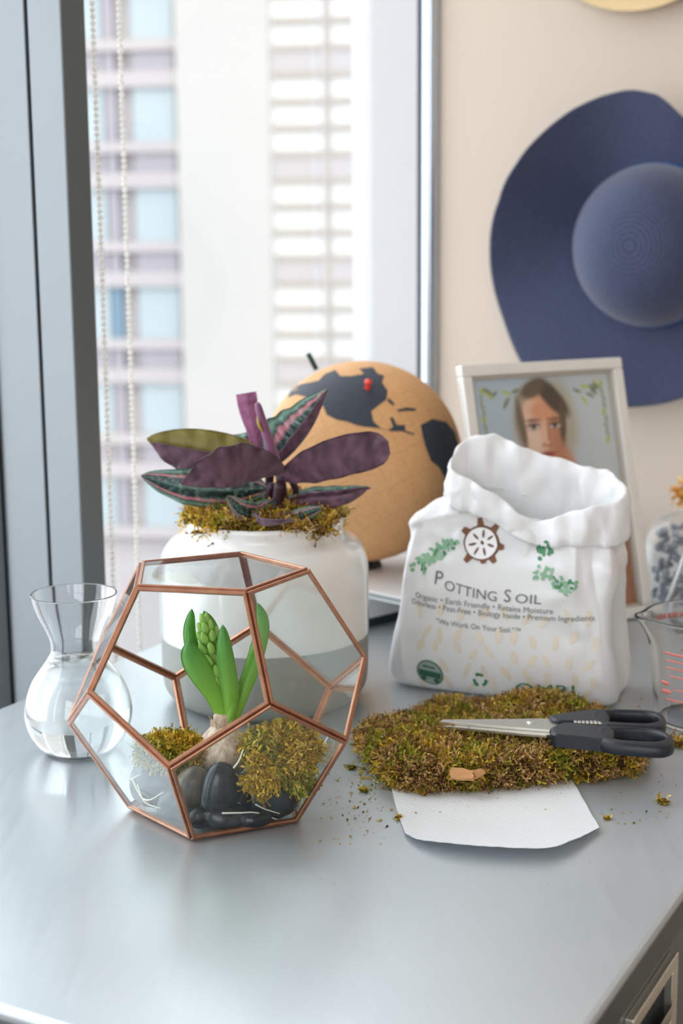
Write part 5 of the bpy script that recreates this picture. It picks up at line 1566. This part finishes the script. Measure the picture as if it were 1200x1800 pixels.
# crumbs of moss scattered round the slab
M['crumb'] = vcol_mat('moss_crumbs', 0.9, spec=0.1)
rg = np.random.default_rng(3)
CV = []; CF = []; CC = []
PALC = np.vstack([PAL_BROWN, PAL_GOLD, PAL_GREEN, pal((70, 48, 30), (60, 44, 34))])
def crumb(p, s):
    n0 = len(CV); d = rg.uniform(0, 6.28); L_ = s * rg.uniform(.6, 2.2); w = s * .35
    a = np.array([math.cos(d), math.sin(d), 0]); b = np.array([-a[1], a[0], 0])
    col = PALC[rg.integers(len(PALC))] * rg.uniform(.6, 1.1)
    z = 0.0004
    for q in ((-L_, 0, 0), (0, -w, 0), (L_, 0, 0), (0, w, 0), (0, 0, s * .55)):
        CV.append(np.array([p[0], p[1], z]) + a * q[0] * .5 + b * q[1] + ZV * q[2]); CC.append(col)
    for f in ((0, 1, 4), (1, 2, 4), (2, 3, 4), (3, 0, 4), (3, 2, 1, 0)): CF.append(tuple(n0 + i for i in f))
for k in range(150):
    x, y = rg.normal(618, 38), rg.normal(1415, 40)
    if x < 560 or x > 705: continue
    crumb(tab(x, y), rg.choice([.0008, .0014, .0022, .003], p=[.5, .3, .15, .05]))
for k in range(80): crumb(tab(rg.uniform(630, 700), rg.uniform(1350, 1390)), rg.choice([.001, .002, .003]))
for k in range(70): crumb(tab(rg.uniform(1055, 1200), rg.uniform(1345, 1450)), rg.choice([.0007, .0014, .002], p=[.6, .3, .1]))
for k in range(30): crumb(tab(rg.uniform(1060, 1200), rg.uniform(1225, 1300)), rg.choice([.001, .002, .003]))
for k in range(40): crumb(tab(rg.uniform(560, 1150), rg.uniform(1380, 1560)), .0006)
o = mk('moss_crumbs', np.array(CV), CF, M['crumb'], col=np.array(CC), smooth=False)
tag(o, 'fine moss crumbs scattered over the steel top round the moss slab', 'crumbs', kind='stuff')
CV.clear(); CF.clear(); CC.clear()
for k in range(46):       # crumbs that fell on the towel
    x, y = rg.uniform(720, 1000), rg.uniform(1385, 1440)
    crumb(tab(x, y), rg.choice([.0007, .0012, .0018], p=[.6, .3, .1]))
for p in CV: p[2] += 0.0018
o = mk('towel_crumbs', np.array(CV), CF, M['crumb'], col=np.array(CC), smooth=False)
tag(o, 'tiny moss crumbs sprinkled on the white paper towel', 'crumbs', kind='stuff')
def tuft(px, py, size, n, pals, seed, label):
    p = tab(px, py); b_ = blob(p + [0, 0, size * .4], (size, size * .6, size * .4), seed, .3, sub=2)
    o = moss_clump('moss_tuft', b_, n, size * 1.3, 0.00025, pals, seed, label, 'moss', lin((90, 74, 30)), droop=.3)
    o['group'] = 'loose moss tufts on the steel top'
tuft(1165, 1413, .0050, 60, [PAL_GOLD], 51, 'wispy yellow moss tuft lying alone right of the paper towel')
tuft(1066, 1440, .0028, 40, [PAL_GOLD], 52, 'small yellow moss tuft beside the right corner of the paper towel')
tuft(1190, 1312, .0070, 150, [PAL_BROWN, PAL_GOLD], 53, 'brown moss tuft behind the scissor handles')
tuft(618, 1352, .0040, 70, [PAL_GREEN], 54, 'green moss tuft between the terrarium and the moss slab')
tuft(640, 1392, .0036, 60, [PAL_GREEN, PAL_GOLD], 55, 'green and gold moss tuft left of the paper towel')
tuft(700, 1440, .0030, 50, [PAL_GOLD], 56, 'yellow moss tuft at the left edge of the paper towel')

# ------------------------------------------------------------------ measuring cup at the right edge
cupc = np.array([0.407, 0.190, 0.0])
cup = empty('measuring_cup', cupc, 'clear glass measuring cup with red markings at the right edge', 'measuring cup')
co = [(0.0004, 0.0), (0.036, 0.0), (0.0395, 0.002), (0.0415, 0.008), (0.0440, 0.030), (0.0475, 0.060), (0.0505, 0.080), (0.0520, 0.090), (0.0535, 0.0955)]
oc2 = catmull([(r, z, 0) for r, z in co], 50)[:, :2]; oc2[:, 0] = np.maximum(oc2[:, 0], .0004)
tg = np.gradient(oc2, axis=0); tg /= np.linalg.norm(tg, axis=1)[:, None]
ins = np.stack([np.maximum(.0004, oc2[:, 0] - tg[:, 1] * .0032), np.maximum(.0045, oc2[:, 1] + tg[:, 0] * .0032)], 1)
prof_ = [tuple(p) for p in oc2] + [(0.0528, 0.0968), (0.0512, 0.0965)] + [tuple(p) for p in ins[::-1]]
V, F = lathe(prof_, 96)
sp_a = math.radians(184)
def spout(P):
    P = P.copy()
    a = np.arctan2(P[:, 1], P[:, 0]); da = np.abs((a - sp_a + PI) % (2 * PI) - PI)
    k = np.exp(-(da / 0.26) ** 2) * np.clip((P[:, 2] - 0.070) / 0.027, 0, 1) ** 1.6
    P[:, 0] += np.cos(sp_a) * 0.011 * k; P[:, 1] += np.sin(sp_a) * 0.011 * k; P[:, 2] += 0.001 * k
    return P
V = spout(V) + cupc
mk('glass_body', V, F, M['glass'], cup)
hd_ = np.array([math.cos(math.radians(5)), math.sin(math.radians(5)), 0])
tv, tf = tube(catmull([cupc + hd_ * .050 + ZV * .085, cupc + hd_ * .070 + ZV * .088, cupc + hd_ * .084 + ZV * .075, cupc + hd_ * .080 + ZV * .040, cupc + hd_ * .062 + ZV * .024, cupc + hd_ * .0435 + ZV * .026], 26), 0.0055, 12)
mk('handle', tv, tf, M['glass'], cup)
M['red'] = simple('red_enamel', (226, 116, 102), 0.4)
def cup_r(z): return float(np.interp(z, oc2[:, 1], oc2[:, 0]))
def arc_mark(z, a0, a1, h, rise=0.0):
    n = 14; V = []; F = []
    for k in range(n + 1):
        a = math.radians(a0 + (a1 - a0) * k / n); zz = z + rise * k / n
        for (q, dr) in ((-h, .0002), (h, .0002), (h, .0005), (-h, .0005)):
            V.append(cupc + np.array([math.cos(a), math.sin(a), 0]) * (cup_r(zz + q) + dr) + ZV * (zz + q))
    for k in range(n):
        for q in range(4): F.append((k * 4 + q, (k + 1) * 4 + q, (k + 1) * 4 + (q + 1) % 4, k * 4 + (q + 1) % 4))
    mk('red_mark', V, F, M['red'], cup)
for (z, a0, a1, h) in ((0.0705, 212, 240, .0009), (0.0640, 214, 240, .0006), (0.0575, 214, 240, .0006), (0.0500, 218, 246, .0006), (0.0425, 206, 216, .0016), (0.0385, 222, 246, .0005), (0.0350, 206, 218, .0016), (0.0285, 212, 232, .0007),
                       (0.084, 106, 112, .0022), (0.084, 114, 118, .0022), (0.084, 120, 127, .0022), (0.084, 129, 134, .0022), (0.0838, 95, 103, .0022), (0.062, 88, 104, .0006), (0.052, 88, 104, .0006)):
    arc_mark(z, a0, a1, h)

# ------------------------------------------------------------------ conical flask and bag of gravel behind the cup
fc = tab(1232, 1092); fc = np.array([fc[0], fc[1], 0])
fl = [(0.0004, 0), (0.036, 0), (0.042, 0.003), (0.0435, 0.008), (0.040, 0.020), (0.030, 0.052), (0.0215, 0.082), (0.0165, 0.102), (0.0150, 0.115), (0.0150, 0.145), (0.0175, 0.150)]
fo = catmull([(r, z, 0) for r, z in fl], 50)[:, :2]; fo[:, 0] = np.maximum(fo[:, 0], .0004); fo[:, 1] = np.maximum(fo[:, 1], 0)
tg = np.gradient(fo, axis=0); tg /= np.linalg.norm(tg, axis=1)[:, None]
fi = np.stack([np.maximum(.0004, fo[:, 0] - tg[:, 1] * .0018), np.maximum(.003, fo[:, 1] + tg[:, 0] * .0018)], 1)
V, F = lathe([tuple(p) for p in fo] + [tuple(p) for p in fi[::-1]], 64, fc)
o = mk('glass_flask', V, F, M['glass']); tag(o, 'clear glass flask with sloping sides behind the measuring cup', 'flask')
gb = tab(1212, 1062); gb = np.array([gb[0], gb[1] + 0.02, 0])
M['gravel'] = pebble_mat('blue_grey_gravel', (62, 72, 84), (150, 158, 170), 0.45)
gv, gf = ico(1)
gst = None; rg2 = random.Random(2); placed = []
tries = 0
while len(placed) < 90 and tries < 9000:
    tries += 1
    z = rg2.uniform(0.006, 0.088); R_ = 0.048 * (1 - 0.25 * (z / 0.09) ** 2)
    a = rg2.uniform(0, 2 * PI); r_ = R_ * math.sqrt(rg2.random()) - 0.006
    if r_ < 0.02 and z < 0.078: continue
    p = np.array([r_ * math.cos(a), r_ * math.sin(a), z])
    if any(np.linalg.norm(p - q) < 0.0100 for q in placed): continue
    w_p = gb + p; dd = w_p - CAM
    if 600 + FPX * (dd @ R2) / (dd @ FW) > 1245: continue
    placed.append(p)
V = np.array([q * np.array([.0066, .0055, .0045]) * (1 + .25 * vnoise(q, 1.2, 4)) for q in gv])
proto = None
for p in placed:
    if proto is None:
        proto = mk('gravel_stone', V + gb + p, gf, M['gravel'], origin=gb + p, smooth=False); o = proto
    else:
        o = share(proto, 'gravel_stone', gb + p, rot=(rg2.random() * 6, rg2.random() * 6, rg2.random() * 6), scale=(rg2.uniform(.8, 1.2),) * 3)
    tag(o, 'blue grey gravel stone in the clear bag at the right edge', 'stone', 'gravel in the clear bag')
bp2 = [(0.0004, 0.0006), (0.046, 0.0006), (0.0505, 0.006), (0.052, 0.030), (0.0505, 0.060), (0.047, 0.078), (0.040, 0.092), (0.026, 0.102), (0.014, 0.106), (0.012, 0.110), (0.020, 0.118)]
bc2 = catmull([(r, z, 0) for r, z in bp2], 44)
V, F = lathe([(max(.0004, p[0]), max(.0004, p[1])) for p in bc2], 60)
V = np.array([p * np.array([1 + .05 * vnoise(p, 60, 3), 1 + .05 * vnoise(p, 55, 6), 1]) for p in V]) + gb
o = mk('gravel_bag', V, F, thin_glass('clear_bag_film', (0.97, 0.97, 0.97), 1.45, 0.12, veil=0.10)); tag(o, 'clear plastic bag gathered at the top and filled with gravel', 'bag')
b_ = blob(gb + [-0.002, -0.006, 0.1285], (0.014, 0.010, 0.008), 61, .35, sub=3)
moss_clump('dried_moss_tuft', b_, 200, 0.017, 0.0011, [pal((226, 168, 70), (236, 190, 100), (214, 150, 60))], 62, 'orange dried moss tuft on top of the gravel bag', 'moss', lin((210, 156, 66)), droop=.3, spread=1.2)

# ------------------------------------------------------------------ hats on the back wall
M['navy'] = bands_mat('navy_straw_braid', (14, 24, 48), (74, 84, 120), 85, 0.75, 0.7, 0.0014)
M['ribbon'] = simple('blue_ribbon', (36, 78, 134), 0.5, noise_amt=0.1, nscale=200)
M['straw'] = bands_mat('natural_straw', (214, 182, 128), (240, 216, 172), 90, 0.8, 0.5, 0.0016)
def hat(name, cv, cz, rc, hc, rout, offs, mat, label, base_off, band=True, squash=1.0):
    """crown out of the wall, brim radius rout(a), brim offset from the wall offs(a, q)"""
    NA_, NC, NB = 120, 26, 34
    V = []; F = []; uvs = []
    def P(dv, dz, out): return W(UW - out, cv + dv, cz + dz)
    for i in range(NC + NB):
        for k in range(NA_):
            a = 2 * PI * k / NA_; ca, sa = math.cos(a), math.sin(a)
            if i < NC:
                t = i / (NC - 1)                     # 0 apex .. 1 crown base
                r = rc * (math.sin(t * PI / 2) ** 0.85); h = hc * max(0, math.cos(t * PI / 2)) ** 0.75
                dent = -0.012 * math.exp(-(r / (rc * .5)) ** 2) * 0.3
                V.append(P(r * ca, r * sa * squash, base_off + h + dent)); uvs.append((a / 6.283 * 0.02, t * 1.0))
            else:
                q = (i - NC + 1) / NB
                r = rc + (rout(a) - rc) * q
                V.append(P(r * ca, (rc * squash + (rout(a) - rc * squash) * q) * sa if True else 0, base_off + offs(a, q))); uvs.append((a / 6.283 * 0.02, 1.0 + q * 1.3))
    n = NC + NB
    for i in range(n - 1):
        for k in range(NA_):
            k2 = (k + 1) % NA_
            F.append((i * NA_ + k, i * NA_ + k2, (i + 1) * NA_ + k2, (i + 1) * NA_ + k))
    V = np.array(V)
    # give the braid thickness
    bm = bmesh.new(); bv = [bm.verts.new(tuple(p)) for p in V]
    for f in F: bm.faces.new([bv[i] for i in f])
    bm.normal_update(); Nn = np.array([tuple(v.normal) for v in bm.verts]); bm.free()
    m_ = len(V); V2 = np.vstack([V, V - Nn * 0.0016]); F2 = F + [tuple(m_ + i for i in f[::-1]) for f in F]
    for k in range(NA_):
        k2 = (k + 1) % NA_; a = (n - 1) * NA_
        F2.append((a + k, a + k2, m_ + a + k2, m_ + a + k))
    root_ = empty(name, W(UW - base_off, cv, cz), label, 'hat')
    mk('straw_body', V2, F2, mat, root_, uv=uvs + uvs)
    if band:
        V = []; F = []
        for k in range(NA_):
            a = 2 * PI * k / NA_
            for (dr, h) in ((1.012, -0.004), (1.035, 0.002), (1.025, 0.018), (0.97, 0.020)):
                V.append(P(rc * dr * math.cos(a), rc * dr * math.sin(a) * squash, base_off + h))
        for k in range(NA_):
            k2 = (k + 1) % NA_
            for q in range(3): F.append((k * 4 + q, k2 * 4 + q, k2 * 4 + q + 1, k * 4 + q + 1))
        mk('hat_band', V, F, M['ribbon'], root_)
hc_ = onU(1150, 432, UW - 0.05); hv, hz = float(hc_ @ VV), float(hc_[2])
brim_px = [(1110, 158), (1060, 172), (1020, 195), (975, 245), (945, 295), (915, 355), (888, 415), (878, 470), (880, 510), (895, 565), (920, 625), (955, 675), (1000, 702), (1060, 712), (1120, 714), (1200, 700), (1290, 660), (1350, 590), (1385, 500), (1385, 400), (1340, 310), (1270, 250), (1200, 205), (1160, 168)]
bp3 = np.array([[float(onU(x, y, UW - .05) @ VV) - hv, float(onU(x, y, UW - .05)[2]) - hz] for x, y in brim_px])
ba = np.arctan2(bp3[:, 1], bp3[:, 0]); br = np.hypot(*bp3.T); o_ = np.argsort(ba); ba, br = ba[o_], br[o_]
def brim_r(a):
    a = (a + PI) % (2 * PI) - PI
    return float(np.interp(a, np.r_[ba - 2 * PI, ba, ba + 2 * PI], np.r_[br, br, br]))
def brim_off(a, q):
    e = q ** 1.3
    left = math.exp(-(((a - math.radians(155) + PI) % (2 * PI) - PI) / 0.75) ** 2)
    low = math.exp(-(((a - math.radians(250) + PI) % (2 * PI) - PI) / 0.5) ** 2)
    return e * (-0.006 + 0.085 * left + 0.034 * low + 0.008 * math.sin(5 * a + 1))
hat('sun_hat', hv, hz, 0.100, 0.112, brim_r, brim_off, M['navy'], 'wide brimmed navy blue straw sun hat hanging on the beige wall', 0.050, squash=1.05)
sc1 = onU(1120, 21, UW - 0.02)
hat('straw_hat', float(sc1 @ VV), float(sc1[2]) + 0.155, 0.085, 0.09, lambda a: 0.155, lambda a, q: 0.012 * q * q - 0.006 * q, M['straw'], 'natural straw hat hanging above the navy hat at the top edge', 0.020, band=False)
